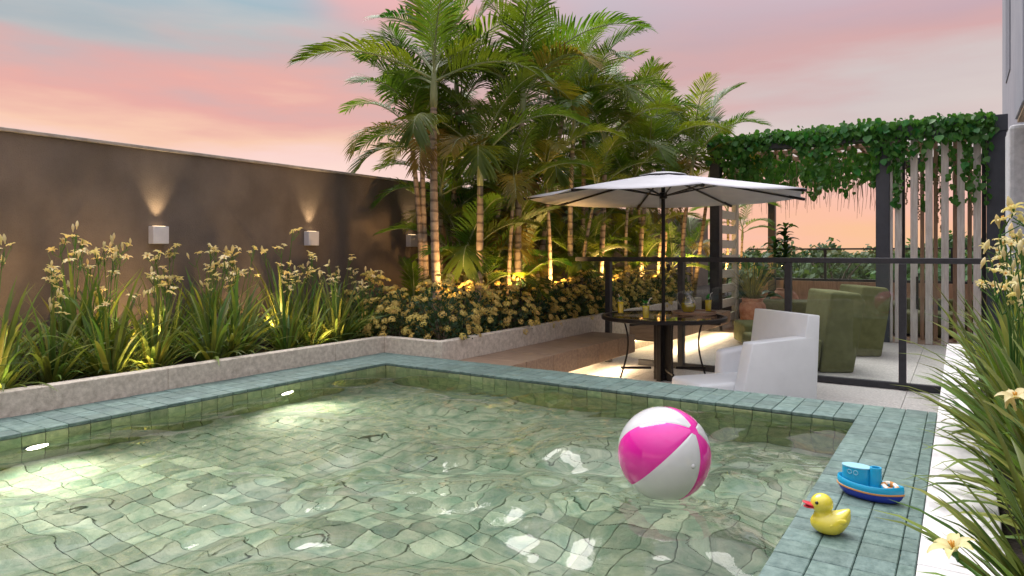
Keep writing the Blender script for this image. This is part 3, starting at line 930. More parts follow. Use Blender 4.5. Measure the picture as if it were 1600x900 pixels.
for k in range(8):
    th = R(45 * k)
    c_, s_ = math.cos(th), math.sin(th)
    f0, f1 = 0.03, RU + 0.01
    P = lambda rr, off: (c_ * rr, s_ * rr, zt - (zt - ze) * (max(0, (rr - 0.02) / (RU - 0.02)) ** 1.08) - off)
    a = MB(); a.tube([P(rr, 0.02) for rr in (0.05, 0.4, 0.8, 1.2, RU + 0.005)], 0.012, 6); rib = a.build('rib', M['black'], t)
    a = MB(); a.tube([(c_ * 0.04, s_ * 0.04, zh), P(0.62, 0.03)], 0.009, 6); a.build('strut', M['black'], rib)
    a = MB(); a.tube([P(RU - 0.16, 0.012), P(RU + 0.02, 0.012)], 0.018, 8); a.build('rib_pocket', M['black'], rib)
for s_ in (-0.03, -0.045):
    a = MB(); a.tube([(s_, -0.03, zt - 0.05), (s_, -0.03, zh - 0.25)], 0.003, 5); a.build('cord', M['black'], t)
a = MB(); a.sphere((0.05, -0.04, 0.83 - ZF), 0.03, 12, 8, sc=(0.8, 0.8, 1.5)); a.build('crank', M['black'], t, smooth=True)


# ------------------------------------------------------------------ seats
def soft(o, w=0.03, seg=3):
    md = o.modifiers.new('round', 'BEVEL'); md.width = w; md.segments = seg; md.limit_method = 'ANGLE'; md.angle_limit = R(25)
    for p in o.data.polygons: p.use_smooth = True
    return o


# white armchair: local -Y is its front
hd = R(-38.8)
t = empty('armchair', (-1.72, 6.98, ZF), hd, 'white moulded plastic armchair beside the pool deck facing the pool', 'armchair')


def prism(name, pts, axis_lo, axis_hi, mat, parent, w=0.013, seg=3):
    """pts in local (y, z), pushed along x."""
    n = len(pts)
    a = MB()
    a.add([(axis_lo, y, z) for y, z in pts] + [(axis_hi, y, z) for y, z in pts],
          [tuple(range(n)), tuple(range(2 * n - 1, n - 1, -1))] + [(i, i + n, (i + 1) % n + n, (i + 1) % n) for i in range(n)])
    o = a.build(name, mat, parent)
    bm = bmesh.new(); bm.from_mesh(o.data); bmesh.ops.recalc_face_normals(bm, faces=bm.faces); bm.to_mesh(o.data); bm.free()
    return soft(o, w, seg)


W = 0.40
prism('arm', [(-0.44, 0.0), (0.42, 0.0), (0.40, 0.66), (-0.30, 0.62)], W - 0.15, W, M['white_plastic'], t)
prism('arm', [(-0.20, 0.0), (0.20, 0.0), (0.20, 0.50), (-0.17, 0.46)], -W, -W + 0.14, M['white_plastic'], t, 0.05, 4)
prism('seat', [(-0.78, 0.0), (0.20, 0.0), (0.20, 0.24), (-0.76, 0.24)], -W + 0.132, W - 0.152, M['white_plastic'], t, 0.04, 4)
prism('backrest', [(0.202, 0.0), (0.43, 0.0), (0.47, 0.86), (0.33, 0.87)], -W + 0.0, W - 0.002, M['white_plastic'], t)


# olive lounge chairs
def lounge(name, x, y, rz, label, s=1.0):
    t = empty(name, (x, y, ZF), rz, label, 'lounge chair', 'olive lounge chairs')
    prism('backrest', [(0.12, 0.0), (0.52, 0.0), (0.66, 0.86), (0.60, 0.97), (0.26, 0.99)], -0.42, 0.42, M['green_fabric'], t, 0.035, 4)
    prism('seat', [(-0.62, 0.03), (0.115, 0.03), (0.16, 0.40), (-0.60, 0.40)], -0.42, 0.42, M['green_fabric'], t, 0.04, 4)
    return t


lounge('lounge_chair', -1.72, 9.30, R(-62), 'olive green fabric lounge chair just behind the white armchair')
lounge('lounge_chair', -1.56, 10.95, R(-62), 'olive green fabric lounge chair standing before the pergola post')
# ottoman and sofa under the pergola
t = empty('ottoman', (-2.95, 14.3, ZF), R(8), 'low olive ottoman beside the terracotta pots', 'ottoman')
prism('cushion', [(-0.40, 0.05), (0.40, 0.05), (0.40, 0.52), (-0.40, 0.52)], -0.55, 0.60, M['green_fabric'], t, 0.05, 4)
t = empty('ottoman', (-2.60, 11.25, ZF), R(-62), 'low olive seat block between the white armchair and the pot', 'ottoman')
prism('cushion', [(-0.38, 0.03), (0.38, 0.03), (0.38, 0.36), (-0.38, 0.36)], -0.40, 0.40, M['green_fabric'], t, 0.05, 4)
t = empty('sofa', (-0.30, 14.2, ZF), R(0), 'olive green sofa behind the vertical slats', 'sofa')
prism('seat', [(-0.45, 0.04), (0.35, 0.04), (0.35, 0.42), (-0.45, 0.42)], -0.62, 0.70, M['green_fabric'], t, 0.05, 4)
prism('backrest', [(0.352, 0.04), (0.60, 0.04), (0.58, 0.62), (0.40, 0.62)], -0.62, 0.70, M['green_fabric'], t, 0.05, 4)
prism('arm', [(-0.45, 0.04), (0.60, 0.04), (0.58, 0.56), (-0.43, 0.56)], -0.86, -0.622, M['green_fabric'], t, 0.05, 4)

# ------------------------------------------------------------------ pergola
YP, YQ = 12.75, 17.3
PX = [-3.80, -1.05, 0.47]
pg = empty('pergola', (-1.6, YP, ZF), 0, 'dark metal pergola overgrown with vines at the back of the terrace', 'pergola')
for x, w, m_ in ((PX[0], 0.09, 'metal'), (PX[1], 0.10, 'blue_metal'), (PX[2], 0.12, 'blue_metal')):
    boxo('post', x - w, x + w, YP - 0.1, YP + 0.1, ZF + 0.003, 2.838, M[m_], pg, bevel=0.006)
boxo('post', PX[0] - 0.08, PX[0] + 0.08, YQ - 0.08, YQ + 0.08, ZF + 0.003, 2.838, M['metal'], pg, bevel=0.006)
boxo('beam', PX[0] - 0.14, PX[2] + 0.14, YP - 0.11, YP + 0.11, 2.84, 3.09, M['blue_metal'], pg, bevel=0.006)
boxo('beam', PX[0] - 0.14, PX[2] + 0.14, YQ - 0.09, YQ + 0.09, 2.84, 3.06, M['metal'], pg, bevel=0.006)
for x in (PX[0], -1.05, PX[2]):
    boxo('beam', x - 0.07, x + 0.07, YP + 0.112, YQ - 0.092, 2.86, 3.05, M['metal'], pg, bevel=0.006)
x = PX[0] + 0.2
while x < PX[2] - 0.1:
    if abs(x + 1.05) > 0.11:
        boxo('roof_slat', x - 0.03, x + 0.03, YP + 0.113, YQ - 0.093, 2.93, 3.02, M['tan_slat'], pg, bevel=0.003)
    x += 0.23
for y in (13.6, 14.6, 15.6, 16.5):
    boxo('purlin', PX[0] + 0.072, -1.122, y - 0.04, y + 0.04, 2.86, 2.927, M['tan_slat'], pg, bevel=0.003)
# screen of upright slats
sc = empty('slat_screen', (-0.3, YP, ZF), 0, 'screen of upright pale wood slats between the pergola posts', 'screen')
for x in (-0.93, -0.83, -0.61, -0.405, -0.19, 0.02, 0.23):
    w = 0.02 if x == -0.93 else 0.05
    boxo('slat', x - w, x + w, YP - 0.05, YP + 0.03, ZF + 0.003, 2.836, M['slat_wood'], sc, bevel=0.003)
boxo('handle', -0.58, -0.545, YP - 0.095, YP - 0.052, 0.10, 0.62, M['black'], sc, bevel=0.004)
sc2 = empty('slat_screen', (-0.3, 13.6, ZF), 0, 'second screen of darker tan slats standing inside the pergola', 'screen')
for x, m_ in ((-0.80, 'metal'), (-0.52, 'tan_slat'), (-0.33, 'tan_slat'), (-0.06, 'tan_slat'), (0.14, 'tan_slat'), (0.33, 'metal')):
    boxo('slat', x - 0.03, x + 0.03, 13.3, 13.37, ZF + 0.003, 2.85, M[m_], sc2, bevel=0.003)
# louvred trellis along the palm bed
tr = empty('louvred_trellis', (PX[0], 13.5, ZF), 0, 'trellis with broad pale wooden louvres beside the palm bed', 'trellis')
boxo('upright', PX[0] - 0.06, PX[0] + 0.04, 14.0, 14.16, ZF + 0.003, 2.858, M['pale_wood'], tr, bevel=0.004)
for k in range(9):
    z0 = ZF + 0.12 + 0.285 * k
    boxo('louvre', PX[0] - 0.03, PX[0] + 0.02, YP + 0.102, 13.998, z0, z0 + 0.16, M['pale_wood'], tr, bevel=0.004)

# back parapet with railing
pp = empty('parapet', (-1.8, 17.5, ZF), 0, 'brown boarded parapet at the back of the terrace', 'parapet')
n = 10
for k in range(n):
    x0 = -4.4 + k * 0.5
    boxo('panel', x0 + 0.002, x0 + 0.498, 17.46, 17.60, ZF + 0.003, 0.33, M['tan_slat'], pp, bevel=0.003)
rl = empty('railing', (-1.8, 17.53, 0.33), 0, 'dark metal railing with glass panes on the back parapet', 'railing')
boxo('top_rail', -4.4, 0.6, 17.50, 17.56, 1.07, 1.11, M['metal'], rl, bevel=0.003)
boxo('base_rail', -4.4, 0.6, 17.49, 17.57, 0.332, 0.39, M['metal'], rl, bevel=0.003)
for x in (-3.91, -2.65, -1.39, -0.13):
    boxo('post', x - 0.03, x + 0.03, 17.505, 17.555, 0.391, 1.069, M['metal'], rl, bevel=0.003)
for x0 in (-3.87, -2.61, -1.35):
    boxo('glass_panel', x0, x0 + 1.18, 17.526, 17.534, 0.392, 1.068, M['glass'], rl, bevel=0)

# ------------------------------------------------------------------ the building at the right
bd = empty('residential_building', (0.6, 10, ZF), 0, 'grey blue building corner with concrete pillar at the right edge', 'building')
boxo('pillar', 0.50, 1.30, 10.2, 11.0, ZF - 0.2, 2.55, M['pillar'], bd, bevel=0.05, seg=2)
boxo('upper_wall', 0.79, 6.5, 10.3, 18.5, 2.552, 12.0, M['facade'], bd, bevel=0.01)
boxo('textured_strip', 0.775, 0.7885, 15.6, 16.9, 4.4, 12.0, M['facade_strip'], bd, bevel=0)
boxo('overhang', 0.56, 6.5, 9.0, 10.19, 2.60, 12.0, M['facade'], bd, bevel=0.01)
boxo('soffit', 0.58, 6.4, 9.02, 10.17, 2.56, 2.598, M['soffit'], bd, bevel=0.004)
boxo('ground_wall', 1.62, 6.5, -2.0, 18.5, -0.7, 2.548, M['pillar'], bd, bevel=0.01)


# ------------------------------------------------------------------ flowering plants (lilies)
def blade_mesh(L, lean, curl, w, seed):
    rn = random.Random(seed)
    a = MB()
    n = 7
    p = Vector((0.012, 0, 0)); ang = R(90) - lean
    pts = [p.copy()]; tans = []
    for i in range(n):
        f = (i + 0.5) / n
        d = Vector((math.cos(ang), 0.0, math.sin(ang)))
        tans.append(d)
        p = p + d * (L / n)
        pts.append(p.copy())
        ang -= curl / n * (0.3 + 1.6 * f * f)
    tans.append(tans[-1])
    tw = rn.uniform(-0.4, 0.4)
    vs = []
    for i, q in enumerate(pts):
        f = i / n
        ww = w * (0.75 + 0.5 * f) * (1 - f ** 2.6) + 0.0006
        dd = tans[i]
        side = Vector((0, 1, 0)); nor = side.cross(dd)
        side = side * math.cos(tw * f) + nor * math.sin(tw * f)
        keel = -nor * ww * 0.35
        vs += [q - side * ww, q + keel, q + side * ww]
    fs = []
    for i in range(n):
        for k in range(2):
            fs.append((3 * i + k, 3 * i + k + 1, 3 * i + k + 4, 3 * i + k + 3))
    a.add(vs, fs)
    return a.mesh('leaf', M['blade'], smooth=True)


BL = [blade_mesh(random.uniform(0.6, 0.95), random.uniform(0.05, 0.75), random.uniform(0.3, 1.6), random.uniform(0.015, 0.026), k) for k in range(12)]
BL += [blade_mesh(random.uniform(0.5, 0.75), random.uniform(0.6, 1.0), random.uniform(0.8, 1.9), random.uniform(0.015, 0.024), 40 + k) for k in range(6)]


def flower_mesh(seed, opening):
    rn = random.Random(seed)
    a = MB()
    for k in range(6):
        th = 2 * math.pi * k / 6 + rn.uniform(-0.12, 0.12)
        L = 0.072 * rn.uniform(0.88, 1.1) * (1.0 if k % 2 else 0.9)
        w = 0.015 * (1.15 if k % 2 else 0.9)
        e = opening + rn.uniform(-0.2, 0.2)
        d = Vector((math.cos(th), math.sin(th), 0)); sd = Vector((-math.sin(th), math.cos(th), 0))
        vs = []
        n = 5
        r_, z_ = 0.004, 0.0
        for i in range(n + 1):
            f = i / n
            ww = w * math.sin(math.pi * min(0.97, 0.12 + 0.88 * f)) ** 0.8
            c = d * r_ + Vector((0, 0, z_))
            vs += [c - sd * ww + Vector((0, 0, 0.004 * math.sin(f * 3))), c - Vector((0, 0, 0.003)), c + sd * ww + Vector((0, 0, 0.004 * math.sin(f * 3)))]
            r_ += L / n * math.cos(e); z_ += L / n * math.sin(e)
            e -= 0.34
        fs = []
        for i in range(n):
            for q in range(2): fs.append((3 * i + q, 3 * i + q + 1, 3 * i + q + 4, 3 * i + q + 3))
        a.add(vs, fs, 0)
    for k in range(5):
        th = 2 * math.pi * k / 5
        a.tube([(0, 0, 0), (0.007 * math.cos(th), 0.007 * math.sin(th), 0.028)], [0.002, 0.0025], 5, 1)
    a.tube([(0, 0, -0.035), (0, 0, -0.015), (0, 0, 0.003)], [0.003, 0.006, 0.008], 7, 2)
    return a.mesh('flower', [M['petal'], M['petal_core'], M['stalk']], smooth=True)


FLO = [flower_mesh(k, o_) for k, o_ in enumerate((0.9, 1.05, 0.7, 1.2))]
a = MB(); a.lathe([(0.003, -0.02), (0.006, 0.0), (0.012, 0.015), (0.0125, 0.03), (0.007, 0.048), (0.001, 0.058)], 8)
BUD = a.mesh('bud', M['petal'], smooth=True)


def stalk_mesh(Hs, lean, seed):
    rn = random.Random(seed)
    a = MB()
    pts = [(lean * (i / 6) ** 1.6 * Hs, rn.uniform(-0.006, 0.006), Hs * i / 6) for i in range(7)]
    a.tube(pts, [0.0052 - 0.002 * i / 6 for i in range(7)], 6, cap=False)
    return a.mesh('flower_stalk', M['stalk'], smooth=True), Vector(pts[-1])


STK = [stalk_mesh(random.uniform(0.78, 1.14), random.uniform(0.02, 0.28), 90 + k) for k in range(10)]


def lily(x, y, z, label, group, nleaf=55, nstalk=5, s=1.0, seed=0, bias=None, wide=1.0):
    rn = random.Random(seed * 31 + 5)
    t = empty('lily_plant', (x, y, z), 0, label, 'flowering plant', group)
    for k in range(nleaf):
        me = rn.choice(BL[:12]) if k < nleaf * 0.72 else rn.choice(BL[12:])
        th = rn.uniform(0, 2 * math.pi)
        if bias is not None and rn.random() < 0.33: th = rn.gauss(bias, 0.7)
        r0 = rn.uniform(0, 0.09) * s
        obj('leaf', me, t, (r0 * math.cos(th), r0 * math.sin(th), 0), (rn.uniform(-0.1, 0.1), rn.uniform(-0.12, 0.12), th + rn.uniform(-0.4, 0.4)), [q * v for q, v in zip([s * rn.uniform(0.6, 1.02)] * 3, (1, wide, 1))])
    for k in range(nstalk):
        me, tip = rn.choice(STK)
        th = rn.uniform(0, 2 * math.pi)
        if bias is not None and rn.random() < 0.65: th = rn.gauss(bias, 0.6)
        ss = s * (rn.uniform(0.70, 1.02) if bias is None else rn.uniform(0.78, 1.12))
        so = obj('flower_stalk', me, t, (rn.uniform(-0.05, 0.05), rn.uniform(-0.05, 0.05), 0), (0, 0, th), [ss] * 3)
        nfl = rn.choice((2, 3, 3, 4))
        for q in range(nfl):
            d = Vector((rn.uniform(-0.075, 0.075), rn.uniform(-0.075, 0.075), rn.uniform(-0.05, 0.06)))
            fp = tip + d
            if rn.random() < 0.26:
                obj('bud', BUD, so, fp + Vector((0, 0, 0.03)), (rn.uniform(-0.35, 0.35), rn.uniform(-0.35, 0.35), rn.uniform(0, 6)), [rn.uniform(0.8, 1.25)] * 3)
            else:
                obj('flower', rn.choice(FLO), so, fp, (rn.uniform(-0.6, 0.6), rn.uniform(-0.6, 0.6), rn.uniform(0, 6)), [rn.uniform(0.55, 0.85)] * 3)
            a = MB(); a.tube([tip + Vector((0, 0, -0.10)), tip.lerp(fp, 0.6) + Vector((0, 0, -0.05)), fp + Vector((0, 0, -0.02))], 0.003, 5, cap=False)
            a.build('pedicel', M['stalk'], so, smooth=True)
    return t


ORD = ['first', 'second', 'third', 'fourth', 'fifth', 'sixth', 'seventh', 'eighth', 'ninth', 'tenth', 'eleventh']
for k in range(11):
    y = 1.50 + 0.375 * k
    lily(-5.28 + rj(0.08), y + rj(0.08), 0.05, 'cream lily clump in the front row by the kerb, ' + ORD[k] + ' from the left', 'lilies in the bed along the dark wall', random.choice((70, 80, 92)), random.choice((4, 5, 7)), random.uniform(0.78, 1.06), k)
for k in range(10):
    y = 1.68 + 0.405 * k
    lily(-5.74 + rj(0.08), y + rj(0.1), 0.05, 'cream lily clump in the back row by the dark wall, ' + ORD[k] + ' from left', 'lilies in the bed along the dark wall', 62, random.choice((6, 8, 10)), random.uniform(0.86, 1.08), 20 + k)
RL = [(0.20, 2.25, 0.85, 'cream lily clump in the right bed, hanging farthest over the white edge'), (0.27, 4.4, 1.05, 'cream lily clump in the right bed with the tallest flowers at the white edge'), (0.42, 2.75, 0.95, 'cream lily clump in the right bed, spreading low at the bottom corner'), (0.30, 3.25, 1.0, 'cream lily clump in the right bed behind the corner clump'),
      (0.34, 3.85, 1.0, 'cream lily clump in the right bed level with the toy boat'), (0.36, 5.0, 1.0, 'cream lily clump in the right bed level with the far pool edge'),
      (0.38, 5.8, 1.0, 'cream lily clump in the right bed halfway to the fence'), (0.42, 6.9, 1.0, 'cream lily clump in the right bed closest to the fence')]
for k, (x, y, s_, lb) in enumerate(RL):
    lily(x + (0.06 if y < 3.5 else 0.01), y, -0.04, lb, 'lilies in the right bed', 88, 6 if y < 3.5 else 10, s_ * 0.97, 50 + k, bias=R(165), wide=1.45)
# the near clump whose single flower leans over the white edge
t = lily(0.42, 1.75, -0.04, 'near lily clump whose single cream flower leans over the white edge', 'lilies in the right bed', 30, 0, 0.8, 77, bias=R(0))
a = MB(); pts = [(0, 0, 0), (-0.10, 0.04, 0.14), (-0.26, 0.09, 0.24), (-0.42, 0.13, 0.33)]
a.tube(pts, [0.006, 0.0055, 0.005, 0.004], 7); so = a.build('flower_stalk', M['stalk'], t, smooth=True)
obj('flower', FLO[0], so, (-0.43, 0.135, 0.35), (0.1, -0.35, 0.4), (0.82, 0.82, 0.82))


# ------------------------------------------------------------------ palms
def frond_mesh(L, e0, curl, seed, nl=42, leaf=0.37, width=0.0106, vee=0.5, mat='frond'):
    rn = random.Random(seed)
    a = MB()
    n = 14
    p = Vector((0, 0, 0)); ang = e0
    pts, tan = [p.copy()], []
    for i in range(n):
        f = (i + 0.5) / n
        d = Vector((math.cos(ang), 0, math.sin(ang))); tan.append(d)
        p = p + d * (L / n); pts.append(p.copy())
        ang -= curl / n * (0.35 + 1.3 * f)
    tan.append(tan[-1])
    a.tube(pts, [0.013 * (1 - 0.85 * i / n) + 0.001 for i in range(n + 1)], 5, 1, cap=False)
    side = Vector((0, 1, 0))
    for j in range(nl):
        s = 0.16 + 0.84 * (j + 0.5) / nl
        x = s * n; i = min(int(x), n - 1); fr = x - i
        base = pts[i].lerp(pts[i + 1], fr); tg = tan[i].lerp(tan[min(i + 1, n)], fr).normalized()
        nor = side.cross(tg) * -1
        if nor.z < 0 and abs(tg.z) < 0.7: nor = -nor
        lf = leaf * (0.45 + 0.75 * math.sin(math.pi * min(1, 0.10 + 0.86 * s)) ** 0.9) * (1.0 if s < 0.93 else 0.8)
        al = R(64) - R(36) * s
        for sgn in (-1, 1):
            al2 = al + rn.uniform(-0.09, 0.09)
            d0 = (tg * math.cos(al2) + side * sgn * math.sin(al2) + nor * vee * (0.5 + rn.uniform(-0.12, 0.12))).normalized()
            wv = tg - d0 * tg.dot(d0)
            wv = wv.normalized() * width * rn.uniform(0.85, 1.1)
            l = lf * rn.uniform(0.9, 1.06)
            dr = rn.uniform(0.12, 0.30) * l
            q0 = base
            q1 = base + d0 * l * 0.35
            q2 = base + d0 * l * 0.72 - Vector((0, 0, dr * 0.4))
            q3 = base + d0 * l * 0.98 - Vector((0, 0, dr * 1.05))
            a.add([q0 - wv * 0.35, q0 + wv * 0.35, q1 + wv, q1 - wv, q2 + wv * 0.8, q2 - wv * 0.8, q3], [(0, 1, 2, 3), (3, 2, 4, 5), (5, 4, 6)])
    return a.mesh('frond', [M[mat], M['crownshaft']], smooth=False)


FR_UP = [frond_mesh(random.uniform(1.15, 1.5), R(random.uniform(68, 84)), R(random.uniform(45, 85)), k) for k in range(6)]
FR_MID = [frond_mesh(random.uniform(1.15, 1.5), R(random.uniform(44, 66)), R(random.uniform(55, 95)), 10 + k) for k in range(7)]
FR_LOW = [frond_mesh(random.uniform(1.05, 1.35), R(random.uniform(14, 40)), R(random.uniform(60, 105)), 20 + k) for k in range(6)]
FR_DRY = [frond_mesh(random.uniform(1.0, 1.3), R(random.uniform(0, 40)), R(random.uniform(80, 130)), 30 + k, mat='frond_dry') for k in range(4)]


def palm(x, y, h, lean=(0, 0), label='', nf=9, s=1.0, seed=0, r0=0.05, group='palms in the bed along the dark wall', trunk=True, dry=0.15):
    rn = random.Random(seed * 17 + 3)
    t = empty('palm_tree', (x, y, 0.04), 0, label, 'palm tree', group)
    n = max(4, int(h / 0.055))
    pts = []
    bend = rn.uniform(-0.06, 0.06), rn.uniform(-0.06, 0.06)
    cur = lambda f: Vector((lean[0] * f + bend[0] * math.sin(math.pi * f), lean[1] * f + bend[1] * math.sin(math.pi * f), h * f))
    pts = [cur(i / n) for i in range(n + 1)]
    a = MB(); a.tube(pts, [(r0 * (1.12 - 0.38 * i / n)) * (1.07 if i % 2 else 0.98) for i in range(n + 1)], 10)
    a.build('trunk', M['trunk'], t, smooth=True)
    top = cur(1.0); ax = (cur(1.0) - cur(0.9)).normalized()
    cs = 0.42 * s
    a = MB(); a.tube([top - ax * 0.01, top + ax * cs * 0.3, top + ax * cs * 0.75, top + ax * cs], [r0 * 0.80, r0 * 0.95, r0 * 0.62, r0 * 0.30], 9)
    a.build('crownshaft', M['crownshaft'], t, smooth=True)
    az0 = rn.uniform(0, 6.28)
    for k in range(nf):
        f = k / max(1, nf - 1)
        me = rn.choice(FR_UP) if f < 0.3 else (rn.choice(FR_MID) if f < 0.72 else (rn.choice(FR_DRY) if rn.random() < dry * 2.2 else rn.choice(FR_LOW)))
        b0 = top + ax * cs * (0.98 - 0.45 * f)
        obj('frond', me, t, b0, (rn.uniform(-0.1, 0.1), rn.uniform(-0.1, 0.1), az0 + 2.4 * k + rn.uniform(-0.3, 0.3)), [s * rn.uniform(0.85, 1.15)] * 3)
    return t


PALMS = [
    # x, y, trunk height, lean, label
    (-5.00, 6.10, 2.55, (-0.05, -0.03), 'tall palm with thick pale ringed trunk nearest the pool corner', 11, 1.12, 0.055),
    (-5.42, 6.25, 2.2, (-0.10, -0.02), 'slim palm with dark ringed trunk leaning out toward the wall lamp', 8, 0.82, 0.042),
    (-5.35, 6.35, 2.1, (-0.12, 0.0), 'slim palm just behind the thick trunk at the pool corner', 9, 1.0, 0.045),
    (-5.02, 6.85, 1.75, (0.02, 0.05), 'palm with smooth tan trunk right of the thick corner trunk', 10, 1.0, 0.055),
    (-5.35, 7.45, 2.3, (0.28, 0.15), 'palm with orange lit trunk leaning right behind the shrubs', 10, 1.08, 0.05),
    (-5.00, 7.80, 2.75, (0.05, 0.0), 'tall upright palm with pale yellow trunk in mid bed', 11, 1.15, 0.052),
    (-5.65, 7.3, 3.0, (-0.1, 0.1), 'tallest palm rising behind the mid bed trunks', 11, 1.2, 0.05),
    (-5.45, 8.85, 2.95, (0.42, 0.2), 'long palm leaning strongly right with pale banded trunk', 11, 1.15, 0.05),
    (-5.00, 9.35, 2.55, (0.0, 0.0), 'upright palm with dark banded trunk left of the umbrella', 10, 1.15, 0.05),
    (-4.95, 10.1, 2.3, (0.08, 0.1), 'palm with orange trunk above the umbrella left tip', 10, 1.15, 0.052),
    (-5.45, 10.7, 2.9, (0.0, 0.0), 'palm rising behind the left half of the umbrella', 10, 1.2, 0.05),
    (-4.75, 11.35, 2.25, (0.12, 0.1), 'palm right behind the umbrella pole with tan trunk', 10, 1.15, 0.05),
    (-5.3, 11.9, 2.7, (0.2, 0.1), 'palm with pale green crownshaft above the umbrella peak', 10, 1.2, 0.05),
    (-4.3, 12.35, 2.35, (0.15, 0.0), 'palm left of the trellis with spreading upright crown', 11, 1.2, 0.05),
    (-5.1, 13.3, 2.75, (0.15, 0.0), 'palm behind the trellis whose crown stands above the vines', 11, 1.2, 0.05),
    (-4.65, 14.0, 2.4, (0.3, 0.1), 'pale leaning palm trunk seen beside the dark trellis post', 9, 1.1, 0.05),
    (-4.5, 15.6, 1.6, (0.12, 0.0), 'thin reddish palm seen between trellis and potted tree', 8, 0.9, 0.04),
    (-4.45, 16.4, 1.25, (0.15, 0.1), 'short thin palm before the back railing', 8, 0.8, 0.038),
    (-5.7, 12.4, 2.3, (0.0, 0.1), 'palm close to the wall far behind the umbrella', 9, 1.15, 0.048),
    (-5.6, 7.15, 2.6, (0.0, 0.1), 'palm close to the wall beside the last wall lamp', 9, 0.95, 0.046),
    (-4.75, 7.15, 1.5, (0.04, 0.05), 'slim young palm with green stem in front of the orange lit trunk', 8, 0.8, 0.034),
    (-4.85, 8.35, 1.9, (-0.1, 0.1), 'slim palm leaning left just behind the golden shrubs', 8, 0.9, 0.036),
    (-4.7, 9.0, 1.6, (0.16, 0.1), 'slim short palm left of the first fence post', 8, 0.85, 0.034),
    (-5.15, 9.8, 3.1, (0.1, 0.0), 'very tall palm right of the dark banded trunk', 10, 1.1, 0.046),
    (-4.65, 10.7, 1.7, (-0.08, 0.1), 'slim palm under the left half of the umbrella', 8, 0.85, 0.036),
    (-4.55, 11.75, 1.8, (0.15, 0.0), 'slim orange palm stem just right of the umbrella pole', 8, 0.9, 0.036),
    (-4.95, 12.1, 2.0, (-0.12, 0.0), 'slim palm stem crossing another right of the umbrella pole', 8, 0.9, 0.036),
    (-4.45, 13.1, 1.9, (-0.2, 0.1), 'slim pale stem leaning left beside the trellis post', 8, 0.9, 0.036),
]
for k, (x, y, h, ln, lb, nf, s_, r_) in enumerate(PALMS):
    if -5.1 < x < -4.74: x, y = -4.74, y * 4.74 / -x        # the front row stands just behind the shrubs
    palm(x, y, h, ln, lb, max(6, nf - 2), s_ * 0.97, k, r_ * 0.84)
LOWP = [(-5.5, 6.75, 1.5, 'mid height palm with dark fronds between the corner trunks'), (-5.25, 7.35, 1.75, 'mid height palm filling the middle of the bed behind the tan trunk'),
        (-5.55, 8.0, 1.7, 'mid height palm behind the pale yellow trunk'), (-5.3, 8.55, 1.45, 'mid height palm before the long leaning trunk'), (-5.55, 9.3, 1.8, 'mid height palm behind the dark banded trunk'),
        (-5.25, 9.75, 1.5, 'mid height palm left of the umbrella edge'), (-5.6, 10.6, 1.9, 'mid height palm in the dark above the umbrella'), (-5.2, 11.4, 1.8, 'mid height palm directly behind the umbrella top'),
        (-5.5, 12.0, 1.9, 'mid height palm behind the right half of the umbrella'), (-4.95, 12.7, 1.7, 'mid height palm left of the pergola corner'), (-5.85, 7.0, 2.0, 'mid height palm close against the wall at the last lamp'), (-5.6, 6.05, 0.1, 'low young palm by the dark wall left of the corner trunk'), (-4.85, 6.55, 0.35, 'young palm with one broad arching frond over the shrubs'),
        (-5.3, 7.0, 0.6, 'low palm filling the gap behind the corner trunks'), (-4.85, 7.35, 0.3, 'low palm with arching fronds behind the golden shrubs'),
        (-5.25, 8.1, 0.7, 'low dense palm in the middle of the bed'), (-4.8, 8.7, 0.35, 'low palm with fronds reaching over the fence rail'),
        (-5.3, 9.2, 0.6, 'low palm in the dark behind the leaning trunk'), (-4.8, 9.9, 0.4, 'low bright palm seen under the umbrella edge'),
        (-5.2, 10.5, 0.7, 'low palm under the left half of the umbrella'), (-4.75, 11.0, 0.4, 'low yellow lit palm left of the umbrella pole'),
        (-5.1, 11.9, 0.7, 'low palm under the right half of the umbrella'), (-4.6, 12.3, 0.4, 'low palm against the dark trellis post'),
        (-5.7, 7.35, 1.1, 'half grown palm right of the last wall lamp'), (-5.7, 7.9, 1.2, 'half grown palm before the wall in mid bed'),
        (-5.75, 9.0, 1.2, 'half grown palm before the wall left of the umbrella'), (-5.7, 11.2, 1.3, 'half grown palm before the wall behind the umbrella'),
        (-5.3, 13.0, 1.0, 'half grown palm behind the trellis louvres'), (-4.9, 14.9, 0.7, 'low palm behind the far trellis upright')]
for k, (x, y, h, lb) in enumerate(LOWP):
    if h > 1.4 and x > -5.6: x, y = -5.65, y * 5.65 / -x
    elif h < 1.0 and x > -5.0: x, y = -5.12, y * 5.12 / -x
    palm(x, y, h, (rj(0.1), rj(0.1)), lb, 9, 0.55 if 'by the dark wall' in lb else (0.95 if h > 1.4 else 0.82), 60 + k, 0.035, 'low palms filling the bed', dry=0.2)


FR_BROAD = [frond_mesh(1.0, R(55), R(150), 71, nl=34, leaf=0.42, width=0.015, vee=-0.15), frond_mesh(0.9, R(40), R(140), 72, nl=32, leaf=0.40, width=0.015, vee=-0.2)]
for lbl, pos, rz, sc_, w in (('one broad arching frond', (0.0, 0.0, 0.75), -62, 1.0, 0), ('nearest the pool corner', (0.0, 0.0, 2.25), -75, 0.9, 1), ('smooth tan trunk', (0.02, 0.03, 1.85), -55, 1.0, 0), ('fronds reaching over the fence', (0, 0, 0.8), -40, 0.95, 1), ('slim palm leaning left', (-0.05, 0.05, 1.9), -50, 0.9, 0)):
    for q in COL.objects:
        if q.parent is None and lbl in q.get('label', ''):
            obj('frond', FR_BROAD[w], q, pos, (0, 0, R(rz)), [sc_] * 3)
            break

